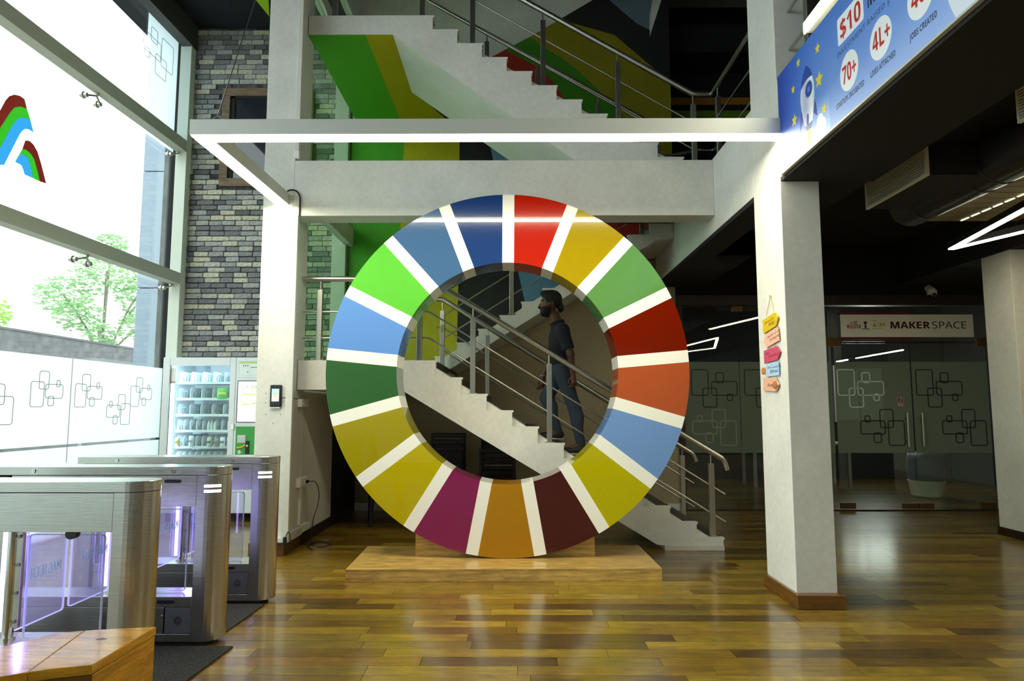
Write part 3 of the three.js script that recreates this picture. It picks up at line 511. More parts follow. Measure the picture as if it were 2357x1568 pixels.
  areaLight(0.03, 0.44, -2.437, 0.54, -4.98, -4, 0.54, -4.98, 6, VIOLET); areaLight(0.03, 0.44, -2.33, 0.54, -4.98, -1, 0.54, -4.6, 5, VIOLET);

  single('floor_mat', 'dark grey bristle floor mat between the far and the middle turnstile', 'mat', wuv(extY([[-3.15, -4.86], [-1.735, -4.86], [-1.755, -4.262], [-3.15, -4.262]], 0.0005, 0.013, 0.003)), M.mat, 'entrance mats');
  single('floor_mat', 'dark grey bristle floor mat in front of the middle turnstile, nearer to the bench', 'mat', wuv(extY([[-3.15, -4.02], [-1.605, -4.02], [-1.64, -3.43], [-3.15, -3.43]], 0.0005, 0.013, 0.003)), M.mat, 'entrance mats');
}
// ---------------------------------------------------------------- wooden bench in the lower left corner
{
  const t = new Thing('bench', 'varnished orange wood bench with a thick end panel in the lower left corner', 'bench', [-1.8, 0, -2.6]);
  const back = [[-1.494, -2.933], [-1.69, -2.9], [-1.86, -2.85], [-1.97, -2.67], [-2.3, -2.25], [-2.5, -1.95]], front = [[-2.2, -1.7], [-2.0, -2.05], [-1.745, -2.395], [-1.7, -2.427], [-1.602, -2.474], [-1.497, -2.507]];
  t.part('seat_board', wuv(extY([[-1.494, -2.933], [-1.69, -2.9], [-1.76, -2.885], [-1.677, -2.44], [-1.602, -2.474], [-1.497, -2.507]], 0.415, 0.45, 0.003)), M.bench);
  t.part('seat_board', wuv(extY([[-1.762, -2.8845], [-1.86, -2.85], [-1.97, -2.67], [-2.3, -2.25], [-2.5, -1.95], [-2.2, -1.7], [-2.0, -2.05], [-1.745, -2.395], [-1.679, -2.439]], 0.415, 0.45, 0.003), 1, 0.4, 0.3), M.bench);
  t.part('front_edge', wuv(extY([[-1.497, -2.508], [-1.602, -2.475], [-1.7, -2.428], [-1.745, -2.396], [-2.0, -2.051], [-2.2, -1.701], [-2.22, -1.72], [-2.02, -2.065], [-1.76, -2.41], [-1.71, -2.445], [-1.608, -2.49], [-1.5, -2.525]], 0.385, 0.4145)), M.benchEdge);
  t.part('end_panel', wuv(bx(-1.53, -1.4955, 0, 0.414, -2.93, -2.51, 0.003)), M.bench);
  t.part('far_leg', wuv(extY([[-2.3, -2.22], [-2.48, -1.95], [-2.43, -1.9], [-2.25, -2.19]], 0, 0.414)), M.bench);
  t.part('knot', new THREE.CylinderGeometry(0.013, 0.013, 0.0006, 18).scale(1.5, 1, 1).translate(-1.63, 0.4503, -2.78), S(0x6f5a5c, 0.4));
}

// ---------------------------------------------------------------- vending machine and what it holds
{
  const x0 = -4.34, x1 = -2.92, zf = -8.42, zb = -9.2, y0 = 0.09, y1 = 1.985, dx = -3.47;
  const t = new Thing('vending_machine', 'white glass front snack vending machine with a green payment panel', 'vending machine', [-3.63, 0, -8.8]);
  const wht = S(0xe9eef2, 0.4), inner = S(0xdfeef8, 0.4);
  t.part('cabinet', [bx(x0, x1, y0, y1, zb, zb + 0.03), bx(x0, x0 + 0.03, y0, y1, zb + 0.03, zf), bx(x1 - 0.03, x1, y0, y1, zb + 0.03, zf), bx(x0 + 0.03, x1 - 0.03, y1 - 0.04, y1, zb + 0.03, zf), bx(x0 + 0.03, x1 - 0.03, y0, 0.5, zb + 0.03, zf - 0.02), bx(dx, dx + 0.03, 0.5, y1 - 0.04, zb + 0.03, zf)], wht);
  const door = t.part('door_frame', [bx(x0, x0 + 0.085, 0.42, y1, zf, zf + 0.05, 0.006), bx(dx - 0.04, dx + 0.03, 0.42, y1, zf, zf + 0.05, 0.006), bx(x0 + 0.085, dx - 0.04, y1 - 0.1, y1, zf, zf + 0.05, 0.006), bx(x0 + 0.085, dx - 0.04, 0.42, 0.58, zf, zf + 0.05, 0.006)], wht);
  t.part('door_glass', bx(x0 + 0.08, dx - 0.035, 0.57, y1 - 0.09, zf + 0.015, zf + 0.022), M.glass, door);
  t.part('door_seal', [bx(x0 + 0.085, x0 + 0.09, 0.6, y1 - 0.1, zf + 0.022, zf + 0.028)], M.rubber, door);
  t.part('door_lock', bx(dx + 0.005, dx + 0.04, 1.1, 1.17, zf + 0.05, zf + 0.07, 0.004), M.chrome, door);
  t.part('back_panel', bx(x0 + 0.03, dx, 0.5, y1 - 0.04, zb + 0.031, zb + 0.036), inner);
  t.part('lower_door', bx(x0, dx + 0.03, 0.1, 0.415, zf, zf + 0.045, 0.006), wht);
  t.part('light_strip', bx(x0 + 0.095, x0 + 0.11, 0.6, y1 - 0.12, zf - 0.03, zf - 0.02), glow(new THREE.Color(0.8, 0.93, 1), 4));
  const rows = [[1.69, 5], [1.49, 5], [1.29, 5], [1.095, 9], [0.897, 9], [0.70, 9]], sx0 = -4.2, sx1 = -3.5;
  const white = S(0xeaf4fb, 0.35), coilM = S(0x66788c, 0.35, { metalness: 0.4 });
  rows.forEach(([y, n]) => {
    const sh = t.part('shelf', [bx(sx0 - 0.02, sx1 + 0.02, y - 0.025, y - 0.015, -9.1, -8.5), bx(sx0 - 0.01, sx1 + 0.02, y - 0.03, y, -8.5, -8.49)], white);
    const w = (sx1 - sx0) / n;
    for (let i = 0; i <= n; i++) { const x = sx0 + i * w; t.part('divider', extX([[-9.05, y - 0.015], [-8.52, y - 0.015], [-8.52, y + 0.10], [-8.56, y + 0.125], [-9.05, y + 0.125]], x - 0.003, x + 0.003), white, sh); }
    for (let i = 0; i < n; i++) {
      const r = Math.min(0.048, w * 0.4), cx = sx0 + (i + 0.5) * w, pts = []; for (let k = 0; k <= 72; k++) { const a = k / 72 * Math.PI * 2 * 6; pts.push([cx + r * Math.cos(a), y - 0.012 + r + r * Math.sin(a), -8.53 - k / 72 * 0.45]); }
      t.part('coil', tube(pts, 0.0035, 110, 4), coilM, sh);
    }
  });
  // payment side
  t.part('control_panel', bx(dx + 0.032, x1, 0.42, y1, zf, zf + 0.048, 0.006), wht);
  t.part('lower_panel', bx(dx + 0.032, x1, 0.1, 0.415, zf, zf + 0.045, 0.006), wht);
  const cv = document.createElement('canvas'); cv.width = 512; cv.height = 1024; const c = cv.getContext('2d');
  const sheet = (w, h, f) => { const k = document.createElement('canvas'); k.width = w; k.height = h; const q = k.getContext('2d'); f(q, w, h); const x = new THREE.CanvasTexture(k); x.colorSpace = THREE.SRGBColorSpace; return x; };
  const notice = sheet(512, 384, (q, w, h) => { q.fillStyle = '#eef6f4'; q.fillRect(0, 0, w, h); q.fillStyle = '#b5dc7c'; q.fillRect(0, 0, w, 50); q.strokeStyle = '#9db4b4'; q.lineWidth = 3; q.strokeRect(2, 2, w - 4, h - 4); for (const y of [150, 340]) { q.beginPath(); q.moveTo(0, y); q.lineTo(w, y); q.stroke(); } q.beginPath(); q.moveTo(200, 50); q.lineTo(200, h); q.stroke(); q.fillStyle = '#556'; [70, 110, 150].forEach((x) => q.fillRect(x, 85, 18, 34)); q.fillRect(215, 132, 220, 12); q.fillRect(150, 240, 22, 22); });
  const screen = sheet(512, 768, (q, w, h) => { q.fillStyle = '#fcfeff'; q.fillRect(0, 0, w, h); q.lineWidth = 10; q.strokeStyle = '#c79ad0'; q.beginPath(); q.arc(80, 110, 34, 3, 5.4); q.stroke(); q.strokeStyle = '#e8a24a'; q.beginPath(); q.arc(80, 110, 34, 0, 2.6); q.stroke(); q.font = 'bold 84px sans-serif'; ['F', 'O', 'U', 'R'].forEach((ch, i) => { q.fillStyle = ['#7fb8d8', '#a5d24f', '#6ab0a0', '#7fb8d8'][i]; q.fillText(ch, 130 + i * 74, 140); }); q.fillStyle = '#c4e58a'; q.fillRect(80, 230, 400, 36); q.fillRect(80, 420, 120, 36); q.fillRect(230, 400, 120, 36); q.strokeStyle = '#cfe0d0'; q.lineWidth = 3; q.strokeRect(80, 230, 400, 220); q.fillStyle = '#b9c2c6'; [530, 570, 620, 660, 710].forEach((y, i) => q.fillRect(140 + (i % 2) * 20, y, 300 - (i % 3) * 40, 7)); });
  const face = (a, b, cc, d, z) => { const g = new THREE.BoxGeometry(b - a, d - cc, 0.004); return g.translate((a + b) / 2, (cc + d) / 2, z); };
  t.part('notice_sheet', face(-3.40, -3.06, 1.735, 1.935, zf + 0.05), S(0xffffff, 0.5, { map: notice }));
  const sc = t.part('screen', face(-3.405, -3.02, 1.195, 1.69, zf + 0.05), glow(0xffffff, 0.17, { map: screen, emissiveMap: screen }));
  t.part('screen_bezel', ext(ringRect(-3.413, -3.012, 1.187, 1.698, 0.006, 0.009), zf + 0.047, zf + 0.054), M.plasticBlack, sc);
  const pay = t.part('payment_panel', bx(-3.41, -3.05, 0.8, 1.14, zf + 0.048, zf + 0.054, 0.002), S(0x3fa64a, 0.4));
  t.part('keypad', bx(-3.385, -3.285, 0.94, 1.035, zf + 0.054, zf + 0.062, 0.003), M.plasticWhite, pay);
  for (let i = 0; i < 12; i++) t.part('key', bx(-3.379 + (i % 3) * 0.032, -3.355 + (i % 3) * 0.032, 0.945 + Math.floor(i / 3) * 0.0225, 0.961 + Math.floor(i / 3) * 0.0225, zf + 0.062, zf + 0.066, 0.002), S(0xd4dadd, 0.4), pay);
  t.part('coin_slot', bx(-3.283, -3.24, 0.81, 0.965, zf + 0.054, zf + 0.066, 0.003), M.plasticBlack, pay);
  t.part('coin_lock', rod([-3.262, 0.908, zf + 0.06], [-3.262, 0.908, zf + 0.07], 0.012, 12), M.chrome, pay);
  t.part('yellow_arrow', tube([[-3.385, 0.882, zf + 0.06], [-3.33, 0.888, zf + 0.062], [-3.285, 0.915, zf + 0.06]], 0.012, 14, 6), S(0xf2b61c, 0.4), pay);
  t.part('white_drop', new THREE.SphereGeometry(0.022, 12, 8).scale(1, 1.1, 0.2).translate(-3.355, 0.83, zf + 0.056), M.plasticWhite, pay);
  t.part('collection_flap', [bx(-3.36, -3.1, 0.42, 0.53, zf + 0.048, zf + 0.053, 0.002)], S(0x6fc07a, 0.4));
  t.part('foot', [[x0 + 0.08, zf - 0.08], [x1 - 0.08, zf - 0.08], [x0 + 0.08, zb + 0.1], [x1 - 0.08, zb + 0.1]].map(([x, z]) => rod([x, 0, z], [x, y0, z], 0.025, 10)), M.rubber);
  t.part('paper_label', bx(x0 + 0.088, x0 + 0.15, 1.66, 1.86, zf + 0.024, zf + 0.025), S(0xf2f2f2, 0.6), door);
  t.part('label_stripe', bx(x0 + 0.09, x0 + 0.148, 1.675, 1.687, zf + 0.025, zf + 0.026), S(0xc86a8c, 0.6), door);
  areaLight(0.5, 0.1, (x0 + dx) / 2, y1 - 0.06, zf - 0.1, (x0 + dx) / 2, 0, zf - 0.2, 5.5, new THREE.Color(0.75, 0.9, 1));
  areaLight(0.05, 1.2, x0 + 0.12, 1.2, zf - 0.05, dx, 1.2, zf - 0.35, 6, new THREE.Color(0.75, 0.9, 1));
  // goods
  const pack = (label, x, y, z, w, h, d, m, band) => {
    const g = new THREE.BoxGeometry(w, h, d, 6, 6, 2), p = g.attributes.position;
    for (let i = 0; i < p.count; i++) { const u = p.getX(i) / w * 2, v = p.getY(i) / h * 2; p.setZ(i, p.getZ(i) * (1.05 - Math.max(u * u, v * v) * 0.85)); } g.computeVertexNormals();
    const k = new Thing('snack_packet', label, 'snack packet', [x, y, z], 0, null, true); k.part('wrapper', g.translate(0, h / 2, 0), m); if (band) k.part('print_band', bx(-w * 0.42, w * 0.42, h * 0.4, h * 0.62, d * 0.5, d * 0.55), band); k.g.rotation.z = rr(-0.06, 0.06);
  };
  pack('green snack packet in the second row of the vending machine', -3.64, 1.478, -8.47, 0.125, 0.135, 0.045, P(0x5bc746, 0.25, { clearcoat: 0.5 }), S(0xd9f27c, 0.4));
  pack('yellow and white packet at the left of the fifth row in the machine', -4.16, 0.885, -8.47, 0.055, 0.12, 0.035, P(0xd8d2b4, 0.3), S(0xd0b83a, 0.4));
  pack('grey white packet third from left in the fifth row of the machine', -4.0, 0.885, -8.47, 0.06, 0.14, 0.035, P(0xdde6ec, 0.3), S(0xa9bccb, 0.4));
  pack('patterned dark packet right of centre in the fifth row of the machine', -3.77, 0.885, -8.47, 0.055, 0.12, 0.035, P(0xb9c0b4, 0.3), S(0x4c5a50, 0.4));
  pack('red and black packet in the fifth row of the machine', -3.69, 0.885, -8.47, 0.06, 0.105, 0.035, P(0x8d8f98, 0.3), S(0xa8483e, 0.4));
  pack('silver packet with dark print near the right of the fifth row in the machine', -3.61, 0.885, -8.47, 0.062, 0.12, 0.035, P(0xe4ebf0, 0.25), S(0x6a7683, 0.4));
  pack('lilac packet at the right end of the fifth row in the machine', -3.53, 0.885, -8.47, 0.055, 0.12, 0.035, P(0xc3c6e2, 0.3), S(0x8c90b8, 0.4));
  for (let i = 0; i < 3; i++) {
    const b = new Thing('bottle', ['left', 'middle', 'right'][i] + ' one of three small dark bottles in the fourth row of the machine', 'bottle', [-3.81 + i * 0.038, 1.083, -8.52 - i * 0.0], 0, 'bottles in the vending machine', true);
    b.part('body', new THREE.LatheGeometry([[0, 0], [0.017, 0], [0.018, 0.01], [0.018, 0.085], [0.007, 0.11], [0.007, 0.125], [0, 0.125]].map(([x, y]) => new THREE.Vector2(x, y)), 14), P(0xcfd8dc, 0.15));
    b.part('cap', rod([0, 0.122, 0], [0, 0.14, 0], 0.0095, 12), S(0x3c5f48, 0.5));
  }
}
// ---------------------------------------------------------------- fittings on the column and side wall
{
  const k = new Thing('access_terminal', 'black wall mounted face scanner terminal with a bright screen on the white column', 'terminal', [-2.262, 1.47, -6.45]);
  k.part('body', bx(-2.318, -2.208, 1.37, 1.578, -6.468, -6.438, 0.01), M.plasticBlack);
  const cv = document.createElement('canvas'); cv.width = 128; cv.height = 224; const q = cv.getContext('2d'); const gr = q.createLinearGradient(0, 0, 0, 224); gr.addColorStop(0, '#8fc7ec'); gr.addColorStop(0.5, '#a9e4e0'); gr.addColorStop(1, '#c6f0e6'); q.fillStyle = gr; q.fillRect(0, 0, 128, 224); q.fillStyle = '#5d88a8'; [28, 48, 68, 88].forEach((x) => q.fillRect(x, 70, 10, 26)); q.fillStyle = '#dcdc50'; q.beginPath(); q.arc(66, 122, 26, 0, 7); q.fill();
  const tx = new THREE.CanvasTexture(cv); tx.colorSpace = THREE.SRGBColorSpace;
  const s = k.part('screen', new THREE.BoxGeometry(0.068, 0.118, 0.003).translate(-2.264, 1.482, -6.437), glow(0xffffff, 0.28, { map: tx, emissiveMap: tx }));
  k.part('button', [rod([-2.275, 1.408, -6.439], [-2.275, 1.408, -6.435], 0.007, 12), rod([-2.252, 1.408, -6.439], [-2.252, 1.408, -6.435], 0.007, 12)], S(0x33353a, 0.4));
  k.part('bracket', [bx(-2.306, -2.222, 1.358, 1.372, -6.468, -6.445, 0.003)], M.plasticWhite);
  single('power_cable', 'short black cable from the face scanner to the socket round the corner', 'cable', tube([[-2.208, 1.45, -6.455], [-2.19, 1.455, -6.44], [-2.15, 1.458, -6.43], [-2.115, 1.455, -6.44], [-2.135, 1.45, -6.7]], 0.004, 30, 6), M.rubber);
  const c = new Thing('cable_trunking', 'white vertical cable trunking box down the edge of the column', 'trunking', [-2.13, 0, -6.43]);
  c.part('cover', [bx(-2.165, -2.10, 0.17, 3.215, -6.468, -6.425, 0.004)], M.white);
  
  c.part('horizontal_cover', bx(-2.45, -2.10, 0.125, 0.17, -6.468, -6.42, 0.004), M.white);
  const up = new Thing('cable_trunking', 'white trunking strip on the upper half of the left column', 'trunking', [-2.16, 3.86, -6.45]);
  up.part('cover', bx(-2.158, -2.113, 3.80, 7.5, -6.469, -6.43, 0.003), M.white); up.part('end_cap', bx(-2.16, -2.111, 3.79, 3.86, -6.4695, -6.427, 0.003), M.plasticWhite);
  const sock = (label, z0, z1, y0, y1, n) => { const o = new Thing('socket_box', label, 'socket', [-2.16, (y0 + y1) / 2, (z0 + z1) / 2], 0, null); o.part('box', bx(-2.16, -2.115, y0, y1, z1, z0, 0.004), M.plasticWhite); for (let i = 0; i < n; i++) { const z = z0 - (i + 0.5) * (z0 - z1) / n; o.part('outlet', [bx(-2.117, -2.110, y0 + 0.02, y1 - 0.02, z - 0.018, z + 0.018, 0.002)], S(0xcfcdc2, 0.5)); } };
  sock('white double socket box high on the side wall by the face scanner', -6.78, -7.0, 1.37, 1.45, 2);
  sock('white socket box at knee height on the side wall with a black plug', -6.80, -7.04, 0.58, 0.67, 2);
  sock('white socket box low over the skirting of the side wall', -6.92, -7.16, 0.13, 0.2, 2);
  single('cable_trunking', 'narrow vertical trunking between the two lower socket boxes', 'trunking', bx(-2.16, -2.135, 0.2, 0.58, -6.94, -6.89, 0.003), M.plasticWhite);
  single('cable_trunking', 'wide low trunking along the foot of the side wall', 'trunking', bx(-2.16, -2.12, 0.115, 0.19, -6.92, -6.5, 0.003), M.cream);
  const pc = new Thing('power_cable', 'black plug and cable hanging from the knee high socket down to the floor', 'cable', [-2.1, 0, -7]);
  pc.part('plug', bx(-2.11, -2.085, 0.61, 0.64, -6.99, -6.95, 0.004), M.rubber);
  pc.part('wire', tube([[-2.085, 0.625, -6.97], [-2.03, 0.62, -7.0], [-2.0, 0.5, -7.05], [-2.01, 0.38, -7.05], [-2.04, 0.25, -7.02], [-2.05, 0.12, -7.0], [-2.03, 0.01, -6.95], [-1.9, 0.007, -6.85], [-1.85, 0.007, -7.0], [-2.0, 0.007, -7.1], [-2.05, 0.007, -6.9], [-1.95, 0.007, -6.7]], 0.0045, 90, 6), M.rubber);
  const ad = new Thing('adapter', 'small black adapter with thin cable at the foot of the column', 'adapter', [-2.12, 0.15, -6.43]);
  ad.part('case', [bx(-2.135, -2.105, 0.10, 0.18, -6.42, -6.39, 0.006)], M.rubber); ad.part('wire', tube([[-2.12, 0.13, -6.40], [-2.2, 0.115, -6.40], [-2.3, 0.13, -6.41], [-2.4, 0.16, -6.43]], 0.004, 20, 6), M.rubber); ad.part('wire', tube([[-2.115, 0.18, -6.41], [-2.09, 0.23, -6.41], [-2.07, 0.15, -6.41], [-2.08, 0.05, -6.42]], 0.0045, 20, 6), M.rubber);
}
// ---------------------------------------------------------------- linear lights
{
  const t = new Thing('linear_light', 'L shaped grey linear light with a glowing underside spanning above the colour wheel', 'light', [-2.3, 3.32, -4.82]);
  t.part('housing', [bx(-2.36, 1.925, 3.328, 3.443, -4.88, -4.75, 0.003)], M.alu);
  t.part('housing', [extY([[-2.355, -4.882], [-2.235, -4.882], [-2.205, -6.468], [-2.325, -6.468]], 3.328, 3.443)], M.alu);
  t.part('diffuser', [bx(-2.35, 1.92, 3.318, 3.328, -4.875, -4.755)], M.led);
  t.part('diffuser', [extY([[-2.35, -4.876], [-2.24, -4.876], [-2.21, -6.466], [-2.32, -6.466]], 3.318, 3.328)], M.led);
  areaLight(4.24, 0.11, -0.215, 3.31, -4.815, -0.215, 0, -4.815, 12);
  const al = areaLight(1.56, 0.11, -2.28, 3.31, -5.68, -2.28, 0, -5.68, 12); al.rotation.z += Math.PI / 2;
  single('suspension_wire', 'thin steel suspension wire slanting up from the linear light', 'wire', [rod([-2.19, 3.5, -4.82], [-2.49, 5.9, -6.46], 0.004, 6), rod([-2.19, 3.5, -4.82], [-2.27, 3.443, -4.82], 0.003, 6), rod([-2.19, 3.5, -4.82], [-2.11, 3.443, -4.82], 0.003, 6)], M.screw);
  single('power_cable', 'black looped cable from the linear light end down the white beam', 'cable', tube([[-2.22, 3.46, -6.45], [-2.18, 3.47, -6.44], [-2.13, 3.46, -6.45], [-2.10, 3.41, -6.455], [-2.098, 3.32, -6.46], [-2.1, 3.21, -6.46]], 0.008, 30, 6), M.rubber);
  const b = new Thing('linear_light', 'thin linear light along the top edge of the blue banner', 'light', [1.96, 3.86, -2]);
  b.part('housing', bx(1.94, 2.0, 3.86, 3.93, -4.36, -1.7, 0.003), M.alu); b.part('diffuser', bx(1.93, 1.941, 3.85, 3.925, -4.355, -1.71), M.led);
  areaLight(2.6, 0.07, 1.92, 3.87, -3.03, -1, 2.6, -3.03, 8);
  const v = new Thing('linear_light', 'V shaped glowing linear light hanging from the dark ceiling on the right', 'light', [4.6, 3.0, -6.3]);
  const bar = (a, c, w, y0, y1) => { const d = [c[0] - a[0], c[1] - a[1]], L = Math.hypot(...d), n = [-d[1] / L * w, d[0] / L * w]; return extY([[a[0] + n[0], a[1] + n[1]], [c[0] + n[0], c[1] + n[1]], [c[0] - n[0], c[1] - n[1]], [a[0] - n[0], a[1] - n[1]]], y0, y1); };
  const tip = [4.53, -6.99], e1 = [4.03, -4.5], e2 = [5.0, -5.6];
  v.part('housing', [bar(tip, e1, 0.034, 3.012, 3.07), bar(tip, e2, 0.034, 3.012, 3.07)], M.black);
  v.part('diffuser', bar(tip, e1, 0.03, 3.0, 3.012), M.led); v.part('diffuser', bar(tip, e2, 0.03, 3.0, 3.012), M.led);
  for (const [e, L] of [[e1, 2.54], [e2, 1.47]]) { const l = areaLight(L, 0.06, (tip[0] + e[0]) / 2, 2.99, (tip[1] + e[1]) / 2, (tip[0] + e[0]) / 2, 0, (tip[1] + e[1]) / 2, 3.5); l.rotation.z += Math.atan2(tip[1] - e[1], e[0] - tip[0]); }
  // frame light farther forward in the dark lobby; seen from here only as its mirror image in the glass partition
  const q = new Thing('linear_light', 'narrow frame shaped linear light in the lobby, mirrored in the glass partition', 'light', [4.7, 3.0, -0.5]);
  const Q = [[4.69, -2.8], [5.4, -0.1], [4.6, 1.9], [4.2, 1.5]];
  Q.forEach((a, i) => { const e = Q[(i + 1) % 4], L = Math.hypot(e[0] - a[0], e[1] - a[1]); q.part('housing', bar(a, e, 0.034, 3.012, 3.07), M.black); q.part('diffuser', bar(a, e, 0.03, 3.0, 3.012), M.led); const l = areaLight(L, 0.06, (a[0] + e[0]) / 2, 2.99, (a[1] + e[1]) / 2, (a[0] + e[0]) / 2, 0, (a[1] + e[1]) / 2, 9); l.rotation.z += Math.atan2(a[1] - e[1], e[0] - a[0]); });
  q.part('cord', Q.map((a) => rod([a[0], 3.07, a[1]], [a[0], 3.6, a[1]], 0.004, 5)).slice(0, 1), M.black); q.part('cord', rod([Q[2][0], 3.07, Q[2][1]], [Q[2][0], 3.6, Q[2][1]], 0.004, 5), M.black);
}

// ---------------------------------------------------------------- printed banner on the side beam
{
  const z0 = -4.775, z1 = -1.35, y0 = 3.035, y1 = 3.758, k = 580, W = Math.round((z1 - z0) * k), H = Math.round((y1 - y0) * k);
  const cv = document.createElement('canvas'); cv.width = W; cv.height = H; const q = cv.getContext('2d');
  const X = (z) => (z - z0) * k, Y = (y) => (y1 - y) * k;
  let g = q.createLinearGradient(0, 0, 0, H); g.addColorStop(0, '#4a78d0'); g.addColorStop(0.55, '#6f98e4'); g.addColorStop(1, '#9db8f4'); q.fillStyle = g; q.fillRect(0, 0, W, H);
  g = q.createLinearGradient(0, 0, X(-3.95), 0); g.addColorStop(0, 'rgba(26,62,170,0.95)'); g.addColorStop(0.45, 'rgba(50,100,205,0.6)'); g.addColorStop(1, 'rgba(80,130,220,0)'); q.fillStyle = g; q.fillRect(0, 0, W, H);
  g = q.createLinearGradient(0, Y(3.3), 0, H); g.addColorStop(0, 'rgba(170,205,250,0)'); g.addColorStop(1, 'rgba(185,212,252,0.95)'); q.fillStyle = g; q.fillRect(0, 0, X(-4.0), H);
  const star = (z, y, r, col = '#e6d22e') => { q.fillStyle = col; q.beginPath(); for (let i = 0; i < 10; i++) { const a = -Math.PI / 2 + i * Math.PI / 5 + 0.2, s = i % 2 ? r * 0.5 : r; q.lineTo(X(z) + s * k * Math.cos(a), Y(y) + s * k * Math.sin(a)); } q.closePath(); q.fill(); };
  star(-4.41, 3.679, 0.034); star(-4.12, 3.621, 0.037); star(-4.12, 3.415, 0.055); star(-4.51, 3.538, 0.032); star(-4.07, 3.203, 0.04); star(-4.51, 3.319, 0.047); star(-4.44, 3.085, 0.03);
  const blob = (z, y, r) => { q.beginPath(); q.arc(X(z), Y(y), r * k, 0, 7); q.fill(); };
  q.fillStyle = 'rgba(246,250,255,0.92)'; [[-4.13, 3.15, 0.045], [-4.1, 3.11, 0.05], [-4.17, 3.11, 0.04], [-4.22, 3.085, 0.05], [-4.42, 3.12, 0.035], [-4.37, 3.09, 0.05], [-4.46, 3.09, 0.04], [-4.28, 3.06, 0.06]].forEach((b) => blob(...b));
  // rocket
  const path = (pts, col) => { q.fillStyle = col; q.beginPath(); pts.forEach((p, i) => { const v = p.map((c, j) => (j % 2 ? Y(c) : X(c))); if (!i) q.moveTo(...v); else if (v.length === 2) q.lineTo(...v); else q.quadraticCurveTo(...v); }); q.closePath(); q.fill(); };
  path([[-4.30, 3.2], [-4.34, 3.06, -4.29, 3.05], [-4.26, 3.12, -4.26, 3.2]], '#f0d848');
  path([[-4.36, 3.36], [-4.43, 3.3, -4.43, 3.19], [-4.36, 3.26], [-4.33, 3.3]], '#2b3fa8'); path([[-4.22, 3.36], [-4.16, 3.28, -4.165, 3.2], [-4.24, 3.26]], '#2b3fa8');
  let rg = q.createLinearGradient(X(-4.4), 0, X(-4.19), 0); rg.addColorStop(0, '#d9e2f6'); rg.addColorStop(0.35, '#b9bde6'); rg.addColorStop(0.75, '#f2f5fc'); rg.addColorStop(1, '#ccdcf2');
  path([[-4.3, 3.59], [-4.41, 3.5, -4.4, 3.38], [-4.38, 3.26, -4.34, 3.19], [-4.24, 3.19], [-4.19, 3.3, -4.19, 3.4], [-4.19, 3.5, -4.3, 3.59]], rg);
  path([[-4.3, 3.6], [-4.37, 3.55, -4.39, 3.47], [-4.30, 3.52, -4.21, 3.49], [-4.23, 3.56, -4.3, 3.6]], '#23479f');
  path([[-4.31, 3.27], [-4.33, 3.2, -4.31, 3.17], [-4.28, 3.2, -4.29, 3.27]], '#26327e');
  path([[-4.35, 3.2], [-4.32, 3.16], [-4.26, 3.16], [-4.23, 3.2]], '#5560a0');
  [['#5c7fb0', 0.055], ['#1d357e', 0.045], ['#3557b8', 0.032], ['#5f7fe0', 0.015]].forEach(([c, r]) => { q.fillStyle = c; blob(-4.27, 3.425, r); });
  // figures
  const text = (s, z, y, h, w, col, bold = true) => { q.save(); q.translate(X(z), Y(y)); q.font = (bold ? 'bold ' : '') + '100px sans-serif'; const m = q.measureText(s).width, hh = 72; q.scale(w * k / m, h * k / hh); q.fillStyle = col; q.fillText(s, 0, 0); q.restore(); };
  const disc = (z, y, rz, ry) => { q.fillStyle = '#f1f3fa'; q.beginPath(); q.ellipse(X(z), Y(y), rz * k, ry * k, 0, 0, 7); q.fill(); };
  q.fillStyle = '#eef1fa'; q.beginPath(); q.roundRect(X(-3.855), Y(3.648), 0.3 * k, 0.168 * k, 10); q.fill();
  text('$10', -3.83, 3.507, 0.112, 0.25, '#c0271c'); text('M', -3.52, 3.51, 0.11, 0.09, '#20252c');
  text('INVESTMENT RAISED', -3.875, 3.418, 0.032, 0.53, '#12305a', false); text('F', -3.325, 3.404, 0.032, 0.025, '#12305a', false);
  disc(-3.745, 3.281, 0.106, 0.113); disc(-3.405, 3.283, 0.107, 0.11); disc(-3.05, 3.297, 0.107, 0.112);
  text('70+', -3.825, 3.228, 0.105, 0.165, '#c0271c'); text('4L+', -3.485, 3.24, 0.105, 0.175, '#c0271c'); text('40', -3.125, 3.255, 0.105, 0.12, '#c0271c');
  text('STARTUPS INCUBATED', -3.912, 3.118, 0.034, 0.325, '#1a2438'); text('LIVES ATTACHED', -3.522, 3.12, 0.034, 0.245, '#1a2438'); text('JOBS CREATED', -3.152, 3.122, 0.034, 0.215, '#1a2438');
  q.fillStyle = '#dfe6f8'; q.beginPath(); q.ellipse(X(-2.45), Y(3.25), 0.42 * k, 0.42 * k, 0, 0, 7); q.fill();
  const tx = new THREE.CanvasTexture(cv); tx.colorSpace = THREE.SRGBColorSpace;
  const t = new Thing('banner', 'long blue printed banner with a rocket and red figures on the side beam', 'banner', [1.92, 3.4, -3]);
  t.part('print', new THREE.PlaneGeometry(z1 - z0, y1 - y0).rotateY(-Math.PI / 2).scale(1, 1, 1).translate(1.9095, (y0 + y1) / 2, (z0 + z1) / 2), S(0xffffff, 0.55, { map: tx }));
  t.part('board', bx(1.91, 1.929, y0, y1, z0, z1), M.whiteGloss);
  t.part('edge_trim', bx(1.905, 1.93, y0 - 0.012, y0, z0, z1), M.alu);
}
